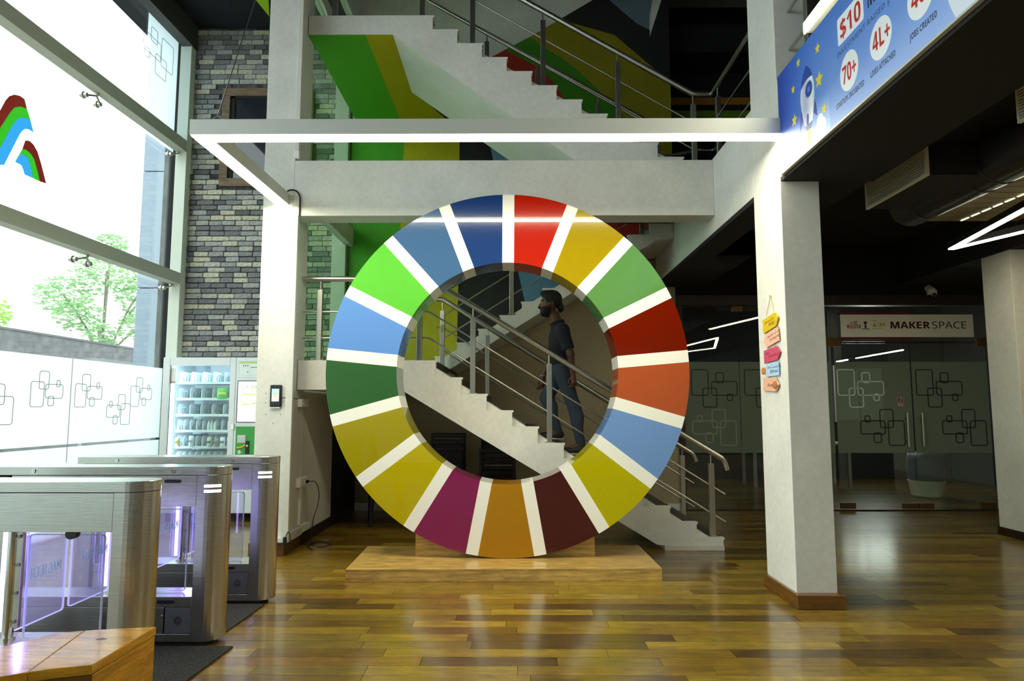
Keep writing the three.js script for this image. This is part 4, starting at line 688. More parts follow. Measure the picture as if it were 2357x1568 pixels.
// ---------------------------------------------------------------- string of five little plaques on the pillar
{
  const X = 1.929;
  const t = new Thing('hanging_sign', 'string of five small coloured arrow plaques hanging on the pillar', 'wall sign', [X, 2.2, -5.12]);
  const mk = (z, y, w, h, dir, tilt, bg, fg, lines, butterfly) => {
    const W = 220, H = 176, cv = document.createElement('canvas'); cv.width = W; cv.height = H; const q = cv.getContext('2d'); q.fillStyle = bg; q.fillRect(0, 0, W, H); q.fillStyle = fg;
    lines.forEach(([s, x, yy, z2]) => { q.font = 'italic bold ' + z2 + 'px serif'; q.fillText(s, x, yy); });
    [[186, 30], [24, 140], [180, 130], [120, 26], [150, 100]].forEach(([a, b], i) => { q.globalAlpha = 0.7; q.beginPath(); q.ellipse(a, b, 4, 9, 0.3 * i, 0, 7); q.fill(); }); q.globalAlpha = 1;
    const tx = new THREE.CanvasTexture(cv); tx.colorSpace = THREE.SRGBColorSpace;
    const sh = []; const a = w / 2, b = h / 2, n = 6;
    if (dir > 0) { sh.push([a * 0.62, b], [a, 0], [a * 0.62, -b]); for (let i = 0; i <= n * 2; i++) sh.push([-a + (i % 2 ? 0.008 : 0), -b + i * h / (n * 2)]); }
    else { for (let i = 0; i <= n * 2; i++) sh.push([a - (i % 2 ? 0.008 : 0), -b + i * h / (n * 2)]); sh.push([-a * 0.62, b], [-a, 0], [-a * 0.62, -b]); }
    const g = ext(sh, 0, 0.009, 0.0015), p = g.attributes.position, uv = g.attributes.uv; for (let i = 0; i < p.count; i++) uv.setXY(i, p.getX(i) / w + 0.5, p.getY(i) / h + 0.5);
    g.rotateZ(tilt).rotateY(-Math.PI / 2).translate(X - 0.006, y, z);
    const m = t.part('plaque', g, S(0xffffff, 0.55, { map: tx }));
    if (butterfly) t.part('butterfly', [-1, 1].map((s) => new THREE.SphereGeometry(0.02, 8, 6).scale(1, 1.4, 0.18).rotateY(s * 0.8).rotateY(-Math.PI / 2).translate(X - 0.026, y - 0.005, z + butterfly + s * 0.012)), S(0xb3712a, 0.6), m);
  };
  mk(-5.105, 2.0, 0.315, 0.105, 1, 0.12, '#d3b310', '#5a4308', [['Dream', 26, 74, 40], ['Big', 78, 128, 54]]);
  mk(-5.105, 1.88, 0.31, 0.105, -1, 0.13, '#e5b39c', '#6d2a30', [['Believe in', 60, 68, 36], ['Yourself', 82, 124, 46]]);
  mk(-5.1, 1.756, 0.33, 0.1, 1, 0.05, '#c44a68', '#7a1038', [['Be', 26, 70, 44], ['Positive', 62, 118, 42]]);
  mk(-5.125, 1.645, 0.30, 0.1, -1, 0.0, '#a9c9ec', '#1d3352', [['Do your', 56, 72, 40], ['Best', 92, 132, 54]], -0.13);
  mk(-5.14, 1.533, 0.315, 0.1, 1, -0.05, '#e4b095', '#5b2f2c', [['Smile', 58, 116, 58]], 0.1);
  const str = (z0, y0, z1, y1) => rod([X - 0.008, y0, z0], [X - 0.008, y1, z1], 0.0022, 6);
  [str(-5.1, 2.196, -5.2, 2.06), str(-5.1, 2.196, -5.045, 2.075), ...[[1.935, 1.94], [1.815, 1.81], [1.69, 1.7], [1.58, 1.59]].flatMap(([a]) => [str(-5.195, a + 0.04, -5.195, a - 0.02), str(-5.045, a + 0.05, -5.045, a - 0.02)])].forEach((g) => t.part('string', g, M.rope));
  t.part('hook', rod([X, 2.2, -5.1], [X - 0.015, 2.2, -5.1], 0.005, 8), M.chrome);
}
// ---------------------------------------------------------------- glass front and doors of the dark workshop room
{
  const Z = -9.3;
  struct('trim_1', 'dark brown wooden header over the glass doors', bx(2.2, 8.5, 2.76, 2.9, -9.38, -9.22, 0.004), M.brownWood);
  struct('wall_back', 'black wall above the glass doors', bx(2.2, 8.5, 2.9, 3.6, -9.4, -9.28), M.slabBlack);
  struct('wall_back', 'dark far wall of the workshop room', [bx(1.4, 8.6, 0, 3.6, -13.6, -13.4), bx(1.4, 1.6, 0, 3.6, -13.4, -9.5), bx(8.4, 8.49, 0, 3.6, -13.4, -9.4)], S(0x2a2a2e, 0.9));
  const shapes = [[0, 0, 0.24, 0.36], [0.15, -0.16, 0.20, 0.27], [0.27, 0.0, 0.36, 0.2], [0.33, 0.17, 0.12, 0.15], [0.48, -0.07, 0.085, 0.1]];
  const motif = (x, y, f, v, m = 1) => shapes.map(([a, b, c, d]) => { const xa = x + f * a * m, xb = x + f * (a + c) * m, ya = y + v * b * m, yb = y + v * (b + d) * m; return ext(ringRect(Math.min(xa, xb), Math.max(xa, xb), Math.min(ya, yb), Math.max(ya, yb), 0.035, 0.014), Z + 0.0085, Z + 0.0105); });
  const glassPane = (t, x0, x1, y0, y1, mots = []) => {
    const p = t.part('pane', bx(x0 + 0.003, x1 - 0.003, y0, y1, Z - 0.006, Z + 0.006), M.glass);
    if (y0 < 0.5) t.part('frosted_film', new THREE.PlaneGeometry(x1 - x0 - 0.008, 1.225).translate((x0 + x1) / 2, 1.3775, Z + 0.0075), M.filmDoor, p);
    mots.forEach(([g, mat]) => t.part('film_motif', g, mat, p));
  };
  const w = new Thing('window_4', 'frosted glass partition between the stairs and the doors').kind('structure');
  glassPane(w, 2.2, 3.04, 0.02, 2.76, [[motif(2.38, 1.53, 1, 1), M.etchDark], [motif(2.98, 1.2, -1, -1, 0.95), M.etchLight]]);
  glassPane(w, 3.04, 4.3, 0.02, 2.76, [[motif(3.1, 1.53, 1, 1), M.etchDark], [motif(4.05, 1.2, -1, -1), M.etchDark]]);
  glassPane(w, 6.42, 8.48, 0.02, 2.76, [[motif(6.7, 1.5, 1, 1), M.etchDark]]);
  const tr = glassPane(w, 4.3, 6.42, 2.27, 2.76);
  w.part('jamb', bx(2.2, 2.28, 0, 2.76, Z - 0.04, Z + 0.04, 0.003), M.brownWood);
  w.part('floor_track', bx(2.2, 8.48, 0, 0.02, Z - 0.02, Z + 0.02), M.brownWood);
  const brass = S(0x5b4420, 0.4, { metalness: 0.6 });
  w.part('patch_fitting', [bx(2.97, 3.11, 2.68, 2.76, Z - 0.02, Z + 0.02, 0.003), bx(2.97, 3.11, 0.02, 0.08, Z - 0.02, Z + 0.02, 0.003), bx(4.24, 4.44, 2.2, 2.32, Z - 0.02, Z + 0.02, 0.003), bx(6.28, 6.5, 2.2, 2.32, Z - 0.02, Z + 0.02, 0.003)], brass);
  const door = (name, label, x0, x1, hx, mots) => {
    const d = new Thing(name, label).kind('structure');
    glassPane(d, x0, x1, 0.03, 2.24, mots);
    d.part('patch_fitting', [bx(x0 < 5 ? x0 : x1 - 0.2, x0 < 5 ? x0 + 0.2 : x1, 0.03, 0.11, Z - 0.02, Z + 0.02, 0.003), bx(x0 < 5 ? x1 - 0.2 : x0, x0 < 5 ? x1 : x0 + 0.2, 0.03, 0.1, Z - 0.02, Z + 0.02, 0.003)], brass);
    const h = d.part('handle', rod([hx, 0.85, Z + 0.07], [hx, 1.3, Z + 0.07], 0.016, 14), M.steel);
    d.part('handle_mount', [rod([hx, 0.93, Z], [hx, 0.93, Z + 0.07], 0.01, 10), rod([hx, 1.22, Z], [hx, 1.22, Z + 0.07], 0.01, 10)], M.steel, h);
    return d;
  };
  const dl = door('door_1', 'left glass door leaf with frosted film and a steel pull bar', 4.33, 5.36, 5.25, [[motif(4.36, 1.53, 1, 1), S(0xc9d6cc, 0.4)], [motif(5.24, 1.2, -1, -1, 0.95), M.etchDark]]);
  door('door_2', 'right glass door leaf with frosted film and a steel pull bar', 5.37, 6.4, 5.45, [[motif(5.42, 1.53, 1, 1), M.etchDark], [motif(6.34, 1.2, -1, -1, 0.95), M.etchDark]]);
  const cp = document.createElement('canvas'); cp.width = 64; cp.height = 96; const k = cp.getContext('2d'); k.fillStyle = '#b8a89c'; k.fillRect(0, 0, 64, 96); k.fillStyle = '#7d3030'; k.fillRect(6, 6, 52, 60); k.strokeStyle = '#d9cfc4'; k.lineWidth = 5; k.beginPath(); k.arc(38, 17, 4, 0, 7); k.moveTo(36, 26); k.lineTo(30, 44); k.lineTo(18, 60); k.moveTo(30, 44); k.lineTo(40, 60); k.moveTo(34, 30); k.lineTo(46, 36); k.stroke(); k.fillStyle = '#7d3030'; k.font = 'bold 20px sans-serif'; k.fillText('PUSH', 6, 88);
  const tp = new THREE.CanvasTexture(cp); tp.colorSpace = THREE.SRGBColorSpace;
  dl.part('push_sticker', new THREE.BoxGeometry(0.075, 0.115, 0.002).translate(5.2, 1.45, Z + 0.0095), S(0xffffff, 0.5, { map: tp }));
  // sign board over the doors
  const cv = document.createElement('canvas'); cv.width = 1536; cv.height = 272; const q = cv.getContext('2d'); q.fillStyle = '#e9e2cc'; q.fillRect(0, 0, 1536, 272);
  const txt = (s, x, y, w, h, col, bold = true) => { q.save(); q.font = (bold ? 'bold ' : '') + '100px sans-serif'; const m = q.measureText(s).width; q.translate(x, y); q.scale(w / m, h / 72); q.fillStyle = col; q.fillText(s, 0, 0); q.restore(); };
  txt('MAKER', 562, 170, 470, 84, '#3c0e0e'); txt('MAKER', 565, 170, 470, 84, '#3c0e0e'); txt('SPACE', 1050, 170, 410, 84, '#33302a', false);
  txt('IC', 148, 118, 52, 40, '#2c1a14'); q.fillStyle = '#c98a2c'; q.beginPath(); q.moveTo(100, 118); q.lineTo(122, 78); q.lineTo(144, 118); q.lineTo(130, 118); q.lineTo(122, 104); q.lineTo(114, 118); q.fill();
  txt('R', 66, 168, 36, 44, '#4a1a1a'); txt('ISE', 152, 168, 84, 44, '#4a1a1a'); q.strokeStyle = '#c8451e'; q.lineWidth = 7; q.strokeRect(108, 128, 36, 38); q.beginPath(); q.arc(126, 147, 8, 0, 7); q.stroke();
  q.fillStyle = '#2e2a20'; q.beginPath(); q.arc(284, 100, 20, 0, 7); q.fill(); q.fillRect(276, 100, 16, 40); q.beginPath(); q.arc(284, 150, 15, 0, 7); q.fill(); q.fillRect(244, 170, 86, 10);
  q.fillStyle = '#b9b02a'; q.beginPath(); q.moveTo(362, 150); q.lineTo(392, 92); q.lineTo(420, 150); q.fill(); q.fillRect(432, 96, 9, 54); q.beginPath(); q.moveTo(454, 92); q.lineTo(482, 118); q.lineTo(510, 92); q.lineTo(510, 150); q.lineTo(482, 128); q.lineTo(454, 150); q.fill(); q.fillStyle = '#8c8660'; q.fillRect(356, 72, 70, 5); q.fillRect(362, 170, 146, 4);
  const ts = new THREE.CanvasTexture(cv); ts.colorSpace = THREE.SRGBColorSpace;
  const s = new Thing('name_board', 'cream name board with a dark red edge above the glass doors', 'sign', [5.33, 2.48, Z + 0.05]);
  s.part('board', bx(4.43, 6.23, 2.325, 2.635, Z + 0.03, Z + 0.045, 0.003), S(0xe9e2cc, 0.6));
  s.part('print', new THREE.PlaneGeometry(1.796, 0.306).translate(5.33, 2.48, Z + 0.0456), S(0xffffff, 0.6, { map: ts }));
  s.part('red_edge', [ext([[4.43, 2.635], [5.42, 2.635], [5.38, 2.67], [4.43, 2.67]], Z + 0.03, Z + 0.044), ext([[4.43, 2.29], [5.38, 2.29], [5.42, 2.325], [4.43, 2.325]], Z + 0.03, Z + 0.044)], S(0x5a1212, 0.6));
  const cam = new Thing('dome_camera', 'small white dome security camera over the glass doors', 'security camera', [5.66, 2.92, -9.2]);
  cam.part('housing', [rod([5.66, 2.95, -9.2], [5.66, 3.0, -9.28], 0.05, 16), rod([5.66, 2.9, -9.2], [5.66, 2.96, -9.2], 0.062, 20)], M.plasticWhite); cam.part('dome', new THREE.SphereGeometry(0.055, 18, 12).translate(5.66, 2.895, -9.19), P(0x17181a, 0.1, { clearcoat: 1 }));
  cam.part('ring', new THREE.TorusGeometry(0.056, 0.008, 8, 24).rotateX(Math.PI / 2).translate(5.66, 2.9, -9.2), M.plasticWhite);
  // inside the room
  const win = new Thing('window_5', 'bright daylit window deep in the workshop room behind the left glass door').kind('structure');
  win.part('pane', bx(6.25, 7.15, 1.15, 2.15, -13.395, -13.385), glow(0xf2fbf2, 0.35)); win.part('frame', [ext(ringRect(6.2, 7.2, 1.1, 2.2, 0.01, 0.05), -13.4, -13.36), bx(6.68, 6.72, 1.15, 2.15, -13.385, -13.37)], M.alu);
  areaLight(0.9, 1.0, 6.7, 1.65, -13.3, 4.8, 1.4, -9.3, 0.35, new THREE.Color(0.95, 1, 0.95));
  const pl = new Thing('planter', 'round white planter wrapped in blue film inside the glass doors', 'planter', [6.35, 0, -10.75]);
  pl.part('pot', new THREE.LatheGeometry([[0, 0], [0.19, 0], [0.225, 0.04], [0.25, 0.23], [0.262, 0.245], [0.255, 0.26], [0, 0.26]].map(([a, b]) => new THREE.Vector2(a, b)), 28).translate(6.35, 0, -10.75), S(0xd9d2b2, 0.6));
  pl.part('wrap', new THREE.LatheGeometry([[0.24, 0.26], [0.27, 0.38], [0.26, 0.56], [0.235, 0.68], [0, 0.7]].map(([a, b]) => new THREE.Vector2(a, b)), 18).translate(6.35, 0, -10.75), S(0x30485a, 0.5));
  const tb = (label, x, z) => { const o = new Thing('work_table', label, 'table', [x, 0, z]); o.part('top', bx(x - 0.9, x + 0.9, 0.72, 0.76, z - 0.35, z + 0.35, 0.004), S(0xb0a070, 0.5)); for (const [a, b] of [[-0.82, -0.3], [0.82, -0.3], [-0.82, 0.3], [0.82, 0.3]]) o.part('leg', bx(x + a - 0.025, x + a + 0.025, 0, 0.72, z + b - 0.025, z + b + 0.025), M.alu); };
  tb('pale work table behind the glass left of the pillar', 3.15, -10.4); tb('pale work table behind the left glass door', 5.0, -12.4);
  const lt = new Thing('linear_light', 'bright slim linear light seen through the left glass door', 'light', [6.1, 2.25, -11.8]);
  lt.part('diffuser', rod([5.92, 2.22, -12.6], [5.98, 2.235, -12.3], 0.014, 8), M.ledWhite); lt.part('diffuser', rod([6.03, 2.25, -12.1], [6.25, 2.30, -11.0], 0.012, 8), M.ledWhite); lt.part('housing', rod([5.92, 2.24, -12.6], [6.25, 2.32, -11.0], 0.012, 8), M.black); lt.part('cord', rod([5.92, 2.24, -12.6], [5.92, 3.6, -12.6], 0.004, 5), M.black); lt.part('cord', rod([6.25, 2.31, -11.0], [6.25, 3.6, -11.0], 0.004, 5), M.black);
  const pt = new THREE.PointLight(new THREE.Color(1, 0.93, 0.8), 0.5, 8); pt.position.set(6.1, 2.15, -11.8); scene.add(pt);
}
// ---------------------------------------------------------------- dark ceiling services on the right
{
  const grille = (label, z0, z1) => {
    const t = new Thing('air_grille', label, 'air vent', [2.95, 3.15, (z0 + z1) / 2]); const y0 = 3.015, y1 = 3.275, grilleM = S(0xdedccb, 0.5);
    t.part('frame', [bx(2.94, 2.965, y1 - 0.02, y1, z0, z1, 0.003), bx(2.94, 2.965, y0, y0 + 0.02, z0, z1, 0.003), bx(2.94, 2.965, y0 + 0.02, y1 - 0.02, z0, z0 + 0.02, 0.003), bx(2.94, 2.965, y0 + 0.02, y1 - 0.02, z1 - 0.02, z1, 0.003)], grilleM);
    for (let i = 0; i < 12; i++) { const y = y0 + 0.031 + i * 0.0182; t.part('blade', bx(2.944, 2.962, y - 0.003, y + 0.003, z0 + 0.02, z1 - 0.02), grilleM); }
    t.part('plenum_box', bx(2.966, 3.31, y0 + 0.005, y1 - 0.005, z0 + 0.01, z1 - 0.01), M.black);
    t.part('hanger_rod', [rod([3.0, y1, z0 + 0.15], [3.0, 3.6, z0 + 0.15], 0.005, 6), rod([3.0, y1, z1 - 0.2], [3.0, 3.6, z1 - 0.2], 0.005, 6)], M.dark);
  };
  grille('slatted aluminium air grille on the black duct box, fully in view', -5.61, -4.755); grille('slatted aluminium air grille at the right edge of the picture', -3.87, -2.9);
  const d = new Thing('air_duct', 'round black spiral air duct under the dark ceiling on the right', 'duct', [3.55, 3.2, -4.5]);
  d.part('pipe', rod([3.52, 3.17, -5.95], [3.52, 3.17, -0.5], 0.2, 32), P(0x2a2b30, 0.28, { clearcoat: 0.4 }));
  d.part('end_cap', new THREE.SphereGeometry(0.2, 28, 14).scale(1, 1, 0.5).translate(3.52, 3.17, -5.95), P(0x2c2c2e, 0.3));
  for (const z of [-5.7, -5.0, -4.8, -4.2, -3.4]) d.part('seam_ring', new THREE.TorusGeometry(0.201, 0.006, 6, 32).translate(3.52, 3.17, z), P(0x3a3b40, 0.25));
  const s = new Thing('slat_ceiling', 'olive slatted ceiling panel behind the black duct', 'ceiling panel', [4.4, 3.3, -6.1]);
  for (let i = 0; i < 12; i++) s.part('slat', bx(3.95, 5.6, 3.3, 3.318, -6.98 + i * 0.16, -6.98 + i * 0.16 + 0.148, 0.003), S(0x8a7c48, 0.6));
  s.part('backing', bx(3.9, 5.65, 3.33, 3.345, -7.0, -5.0), M.black);
  s.part('light_slit', [0, 1, 2, 3, 4, 5].map((i) => bx(4.62, 4.632, 3.294, 3.299, -6.95 + i * 0.16, -6.95 + i * 0.16 + 0.12)), glow(LED, 2));
}
// ---------------------------------------------------------------- stacked chairs in the dark under the stairs
{
  const mat = P(0x1c1c1f, 0.35), leg = S(0x2b2b2b, 0.4);
  const chair = (label, x, z, y, turn) => {
    const t = new Thing('plastic_chair', label, 'chair', [x, y, z], turn, 'dark chairs stacked under the stairs', true);
    t.part('seat', bx(-0.22, 0.22, 0.42, 0.45, -0.22, 0.2, 0.012), mat);
    const b = t.part('backrest', [bx(-0.22, -0.18, 0.45, 0.86, -0.25, -0.215, 0.01), bx(0.18, 0.22, 0.45, 0.86, -0.25, -0.215, 0.01), bx(-0.22, 0.22, 0.82, 0.88, -0.25, -0.215, 0.012)], mat);
    for (let i = 0; i < 5; i++) t.part('back_slat', bx(-0.18, 0.18, 0.5 + i * 0.065, 0.54 + i * 0.065, -0.243, -0.222, 0.004), mat, b);
    for (const [a, c] of [[-1, -1], [1, -1], [-1, 1], [1, 1]]) t.part('leg', rod([a * 0.2, 0.42, c * 0.18], [a * 0.235, 0, c * 0.215], 0.018, 8), mat);
    return t;
  };
  const proto = chair('dark slatted plastic chair, lowest of the right stack under the stairs', -0.22, -8.55, 0, Math.PI);
  for (const [side, x, z, n, tn] of [['right', -0.22, -8.55, 3, Math.PI], ['middle', -0.85, -8.5, 3, Math.PI], ['left', -1.5, -8.3, 4, 2.9]]) for (let i = 0; i < n; i++) {
    if (side === 'right' && i === 0) continue;
    const c = proto.copy([x, i * 0.085, z], 'dark slatted plastic chair, ' + (i === n - 1 ? 'topmost' : ['lowest', 'second from the floor', 'third from the floor'][i]) + ' of the ' + side + ' stack under the stairs'); c.rotation.y = tn;
  }
}

// ---------------------------------------------------------------- the man walking up the stairs
{
  const sd = (p, a, b, ra, rb) => { const abx = b[0] - a[0], aby = b[1] - a[1], abz = b[2] - a[2], apx = p[0] - a[0], apy = p[1] - a[1], apz = p[2] - a[2], h = Math.max(0, Math.min(1, (apx * abx + apy * aby + apz * abz) / (abx * abx + aby * aby + abz * abz))); return Math.hypot(apx - abx * h, apy - aby * h, apz - abz * h) - (ra + (rb - ra) * h); };
  const ell = (p, c, r) => { const x = (p[0] - c[0]) / r[0], y = (p[1] - c[1]) / r[1], z = (p[2] - c[2]) / r[2], k = Math.hypot(x, y, z); return (k - 1) * Math.min(...r); };
  const smin = (a, b, k) => { const h = Math.max(0, Math.min(1, 0.5 + 0.5 * (b - a) / k)); return b + (a - b) * h - k * h * (1 - h); };
  function mesh(f, c, half, cell) {     // isosurface of a distance field in a cube round c
    const n = Math.ceil(2 * half / cell), mc = new MarchingCubes(n, new THREE.MeshBasicMaterial(), false, false, 400000); mc.isolation = 0;
    const hs = n / 2; let o = 0;
    for (let k = 0; k < n; k++) for (let j = 0; j < n; j++) for (let i = 0; i < n; i++) mc.field[o++] = -f([c[0] + (i - hs) / hs * half, c[1] + (j - hs) / hs * half, c[2] + (k - hs) / hs * half]);
    mc.update();
    const cnt = mc.count, pos = new Float32Array(cnt * 3); for (let i = 0; i < cnt; i++) for (let d = 0; d < 3; d++) pos[3 * i + d] = c[d] + mc.positionArray[3 * i + d] * half;
    let g = new THREE.BufferGeometry(); g.setAttribute('position', new THREE.BufferAttribute(pos, 3)); g = mergeVertices(g, 1e-5); g.computeVertexNormals();
    const q = g.attributes.position, N = g.attributes.normal; let inward = 0; for (let i = 0; i < q.count; i += 37) { const e = 0.004, P0 = [q.getX(i), q.getY(i), q.getZ(i)], P1 = [P0[0] + N.getX(i) * e, P0[1] + N.getY(i) * e, P0[2] + N.getZ(i) * e]; inward += f(P1) < f(P0) ? 1 : -1; }
    if (inward > 0) { const ix = g.index.array; for (let i = 0; i < ix.length; i += 3) { const s = ix[i]; ix[i] = ix[i + 1]; ix[i + 1] = s; } g.computeVertexNormals(); }
    g.setAttribute('uv', new THREE.BufferAttribute(new Float32Array(q.count * 2), 2)); return g;
  }
  // joints: he walks towards -x, up the flight; near side is +z
  const zc = -7.36, J = {
    head: [0.372, 2.49, zc], neck0: [0.42, 2.36, zc], neck1: [0.455, 2.25, zc], chest: [0.475, 2.06, zc], waist: [0.475, 1.86, zc], pelvis: [0.48, 1.77, zc],
    shN: [0.50, 2.185, zc + 0.185], shF: [0.48, 2.185, zc - 0.185], elN: [0.575, 1.925, zc + 0.225], elF: [0.40, 1.92, zc - 0.23], wrN: [0.60, 1.705, zc + 0.205], wrF: [0.30, 1.70, zc - 0.2],
    hipN: [0.485, 1.755, zc + 0.09], hipF: [0.475, 1.755, zc - 0.09], knN: [0.615, 1.385, zc + 0.095], anN: [0.685, 0.985, zc + 0.09], knF: [0.335, 1.47, zc - 0.09], anF: [0.455, 1.115, zc - 0.09],
  };
  const P0 = new Thing('person', 'bearded dark haired man in a navy polo shirt and blue jeans walking up the stairs', 'person', [0.5, 0.87, zc]);
  const skin = P(0x5e3a28, 0.55), hairM = S(0x0c0a09, 0.75), polo = S(0x1a1e29, 0.9), denim = S(0x7d93b8, 0.9, { map: rep(fuzz, 8, 8) }), shoeM = S(0x15161b, 0.6), soleM = S(0xb9b2a0, 0.7);
  const hand = (p, w, dir, curl) => {       // palm, four unequal curled fingers, thumb
    let d = 1e9; const dn = [dir[0], dir[1], dir[2]];
    const k = [w[0] + dn[0] * 0.075, w[1] + dn[1] * 0.075, w[2] + dn[2] * 0.075];
    d = Math.min(d, sd(p, w, k, 0.026, 0.03));
    for (let i = 0; i < 4; i++) {
      const off = (i - 1.5) * 0.019, b = [k[0] + off, k[1] - 0.004 * Math.abs(i - 1.3), k[2]], L = [0.03, 0.036, 0.034, 0.026][i];
      const m = [b[0] + dn[0] * L + curl[0] * 0.3 * L, b[1] + dn[1] * L + curl[1] * 0.3 * L, b[2] + dn[2] * L + curl[2] * 0.3 * L], e = [m[0] + dn[0] * L * 0.6 + curl[0] * L * 0.9, m[1] + dn[1] * L * 0.6, m[2] + dn[2] * L * 0.6 + curl[2] * L * 0.9];
      d = smin(d, sd(p, b, m, 0.0095, 0.009), 0.008); d = Math.min(d, sd(p, m, e, 0.009, 0.0075));
    }
    const th = [w[0] - 0.03 + dn[0] * 0.03, w[1] + dn[1] * 0.03, w[2] + dn[2] * 0.03]; d = smin(d, sd(p, th, [th[0] - 0.018, th[1] - 0.035, th[2] + curl[2] * 0.01], 0.0105, 0.0095), 0.012); d = Math.min(d, sd(p, [th[0] - 0.018, th[1] - 0.035, th[2] + curl[2] * 0.01], [th[0] - 0.016, th[1] - 0.06, th[2] + curl[2] * 0.02], 0.0095, 0.008));
    return d;
  };
  const torso = (p, o = 0) => { let d = ell(p, [0.475, 2.08, zc], [0.115 + o, 0.19 + o, 0.175 + o]); d = smin(d, ell(p, [0.475, 1.86, zc], [0.115 + o, 0.16 + o, 0.15 + o]), 0.08); d = smin(d, sd(p, J.shN, J.shF, 0.058 + o, 0.058 + o), 0.06); return d; };
  const legs = (p, o = 0) => { let d = ell(p, [0.485, 1.765, zc], [0.12 + o, 0.11 + o, 0.155 + o]); for (const s of ['N', 'F']) { let l = sd(p, J['hip' + s], J['kn' + s], 0.088 + o, 0.06 + o); l = smin(l, sd(p, J['kn' + s], J['an' + s], 0.06 + o, 0.04 + o), 0.03); l = smin(l, ell(p, J['kn' + s].map((v, i) => v * 0.68 + J['an' + s][i] * 0.32 + (i === 0 ? 0.02 : 0)), [0.056 + o, 0.11, 0.054 + o]), 0.03); d = smin(d, l, 0.04); } return d; };
  const arms = (p, o = 0) => Math.min(...['N', 'F'].map((s) => smin(sd(p, J['sh' + s], J['el' + s], 0.05 + o, 0.04 + o), sd(p, J['el' + s], J['wr' + s], 0.04 + o, 0.027 + o), 0.02)));
  const headF = (p) => {
    const [hx, hy, hz] = J.head; let d = ell(p, [hx + 0.018, hy + 0.035, hz], [0.098, 0.098, 0.078]);
    d = smin(d, ell(p, [hx - 0.03, hy - 0.045, hz], [0.068, 0.09, 0.062]), 0.04);
    d = smin(d, sd(p, [hx - 0.09, hy + 0.012, hz], [hx - 0.112, hy - 0.03, hz], 0.011, 0.015), 0.014);                         // nose
    d = smin(d, sd(p, [hx - 0.084, hy + 0.03, hz - 0.035], [hx - 0.084, hy + 0.03, hz + 0.035], 0.012, 0.012), 0.016);           // brow
    for (const s of [-1, 1]) { d = smin(d, ell(p, [hx + 0.02, hy - 0.01, hz + s * 0.08], [0.022, 0.034, 0.012]), 0.008); d = Math.max(d, -(ell(p, [hx - 0.096, hy + 0.008, hz + s * 0.032], [0.012, 0.009, 0.014]))); }
    d = smin(d, sd(p, [hx - 0.088, hy - 0.062, hz - 0.018], [hx - 0.088, hy - 0.062, hz + 0.018], 0.01, 0.01), 0.01);             // lips
    d = smin(d, ell(p, [hx - 0.075, hy - 0.105, hz], [0.022, 0.022, 0.028]), 0.02);                                              // chin
    return d;
  };
  const body = (p) => { if (Math.abs(p[0] - 0.48) > 0.33 || Math.abs(p[2] - zc) > 0.36) return 0.05; let d = torso(p, -0.012); d = smin(d, legs(p, -0.01), 0.03); d = smin(d, arms(p), 0.03); d = smin(d, sd(p, J.neck0, J.neck1, 0.056, 0.066), 0.03); for (const s of ['N', 'F']) d = smin(d, sd(p, J['an' + s], [J['an' + s][0] - 0.14, J['an' + s][1] - 0.075, J['an' + s][2]], 0.036, 0.03), 0.02); return d; };
  const c0 = [0.48, 1.75, zc];
  const pieces = [mesh((p) => smin(body(p), headF(p), 0.025), c0, 0.93, 0.0125)];
  pieces.push(mesh(headF, J.head, 0.17, 0.0034));
  pieces.push(mesh((p) => hand(p, J.wrN, [0.12, -0.98, -0.05], [-0.9, 0, -0.3]), [0.61, 1.63, J.wrN[2]], 0.13, 0.0034), mesh((p) => hand(p, J.wrF, [-0.05, -0.98, 0.1], [-0.9, 0, 0.3]), [0.29, 1.63, J.wrF[2]], 0.13, 0.0034));
  P0.part('body', pieces, skin);
  const sleeve = (p, o) => Math.min(...['N', 'F'].map((s) => { const a = J['sh' + s], b = J['el' + s], e = a.map((v, i) => v + (b[i] - v) * 0.8); return Math.max(sd(p, a, e, 0.062 + o, 0.06 + o), ((p[0] - e[0]) * (b[0] - a[0]) + (p[1] - e[1]) * (b[1] - a[1]) + (p[2] - e[2]) * (b[2] - a[2])) / 0.28); }));
  const shirtF = (p) => { let d = torso(p, 0.006); d = smin(d, sleeve(p, 0), 0.035); d = smin(d, sd(p, [0.455, 2.24, zc], [0.465, 2.27, zc], 0.075, 0.066), 0.03); d = Math.max(d, 1.765 - p[1]); return Math.max(d, p[1] - 2.305 + (0.45 - p[0]) * 0.25); };
  P0.part('polo_shirt', mesh(shirtF, [0.48, 2.03, zc], 0.36, 0.0085), polo);
  P0.part('shirt_collar', new THREE.TorusGeometry(0.07, 0.014, 8, 24).scale(1, 0.95, 1).rotateX(Math.PI / 2 - 0.05).rotateZ(0.28).translate(0.452, 2.285, zc), polo);
  P0.part('jeans', mesh((p) => { let d = legs(p, 0.008); for (const s of ['N', 'F']) d = Math.max(d, J['an' + s][1] - 0.035 - p[1] - (Math.hypot(p[0] - J['an' + s][0], p[2] - J['an' + s][2]) > 0.11 ? 1 : 0)); return Math.max(d, p[1] - 1.83); }, [0.5, 1.38, zc], 0.49, 0.0095), denim);
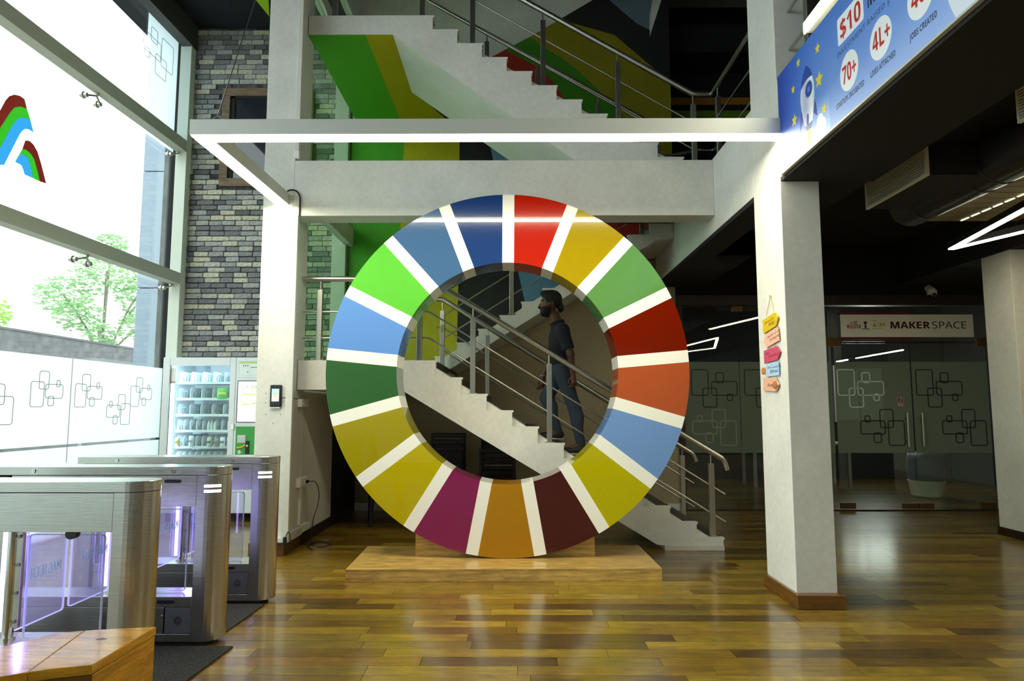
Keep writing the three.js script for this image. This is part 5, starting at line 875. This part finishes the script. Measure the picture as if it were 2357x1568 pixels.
  for (const s of ['N', 'F']) {
    const a = J['an' + s], fy = s === 'N' ? 0.872 : 1.023, f = (p) => { let d = ell(p, [a[0] + 0.005, fy + 0.055, a[2]], [0.062, 0.062, 0.045]); d = smin(d, ell(p, [a[0] - 0.1, fy + 0.038, a[2]], [0.115, 0.045, 0.046]), 0.03); return Math.max(d, fy + 0.016 - p[1]); };
    const sh = P0.part('shoe', mesh(f, [a[0] - 0.06, fy + 0.06, a[2]], 0.2, 0.006), shoeM);
    P0.part('sole', extY([...Array.from({ length: 24 }, (_, i) => { const t = i / 24 * 6.283, x = Math.cos(t); return [a[0] - 0.075 + 0.142 * x, a[2] + Math.sin(t) * (0.044 - 0.006 * x)]; })], fy, fy + 0.022, 0.003), soleM, sh);
    P0.part('laces', [0, 1, 2].map((i) => rod([a[0] - 0.05 - i * 0.02, fy + 0.1 - i * 0.009, a[2] - 0.018], [a[0] - 0.05 - i * 0.02, fy + 0.1 - i * 0.009, a[2] + 0.018], 0.003, 5)), soleM, sh);
  }
  const [hx, hy, hz] = J.head;
  const hairF = (p) => { let d = ell(p, [hx + 0.024, hy + 0.05, hz], [0.112, 0.105, 0.09]); const face = ell(p, [hx - 0.085, hy - 0.03, hz], [0.075, 0.105, 0.1]); d = Math.max(d, -face); d = Math.max(d, hy - 0.03 - p[1] - Math.max(0, p[0] - hx - 0.03) * 1.2); d = smin(d, ell(p, [hx - 0.045, hy + 0.115, hz], [0.06, 0.035, 0.066]), 0.02); d = smin(d, ell(p, [hx + 0.118, hy - 0.04, hz], [0.035, 0.055, 0.035]), 0.02); return d; };
  P0.part('hair', mesh(hairF, J.head, 0.19, 0.005), hairM);
  const beardF = (p) => { let d = headF(p) - 0.008; d = Math.max(d, p[1] - (hy - 0.035) - Math.max(0, p[0] - hx + 0.03) * 0.9); d = Math.max(d, p[0] - hx - 0.005); d = Math.max(d, hy - 0.15 - p[1]); return Math.max(d, -ell(p, [hx - 0.096, hy - 0.06, hz], [0.02, 0.009, 0.02])); };
  P0.part('beard', mesh(beardF, [hx - 0.03, hy - 0.06, hz], 0.13, 0.004), hairM);
  P0.part('eye', [-1, 1].map((s) => new THREE.SphereGeometry(0.011, 12, 8).translate(hx - 0.083, hy + 0.008, hz + s * 0.031)), S(0xd8d2c8, 0.3));
  P0.part('iris', [-1, 1].map((s) => new THREE.SphereGeometry(0.006, 10, 8).translate(hx - 0.0895, hy + 0.008, hz + s * 0.031)), S(0x1a0f08, 0.2));
  P0.part('eyebrow', [-1, 1].map((s) => rod([hx - 0.094, hy + 0.036, hz + s * 0.012], [hx - 0.086, hy + 0.04, hz + s * 0.05], 0.005, 6)), hairM);
  P0.part('wristband', new THREE.TorusGeometry(0.03, 0.006, 8, 20).rotateX(Math.PI / 2).translate(0.301, 1.715, J.wrF[2]), S(0xb8bcc0, 0.4, { metalness: 0.6 }));
  P0.part('belt', new THREE.TorusGeometry(0.128, 0.012, 8, 32).scale(0.92, 1.2, 1).rotateX(Math.PI / 2).translate(0.482, 1.8, zc), S(0x1a1410, 0.6));
}
renderer.render(scene, camera);
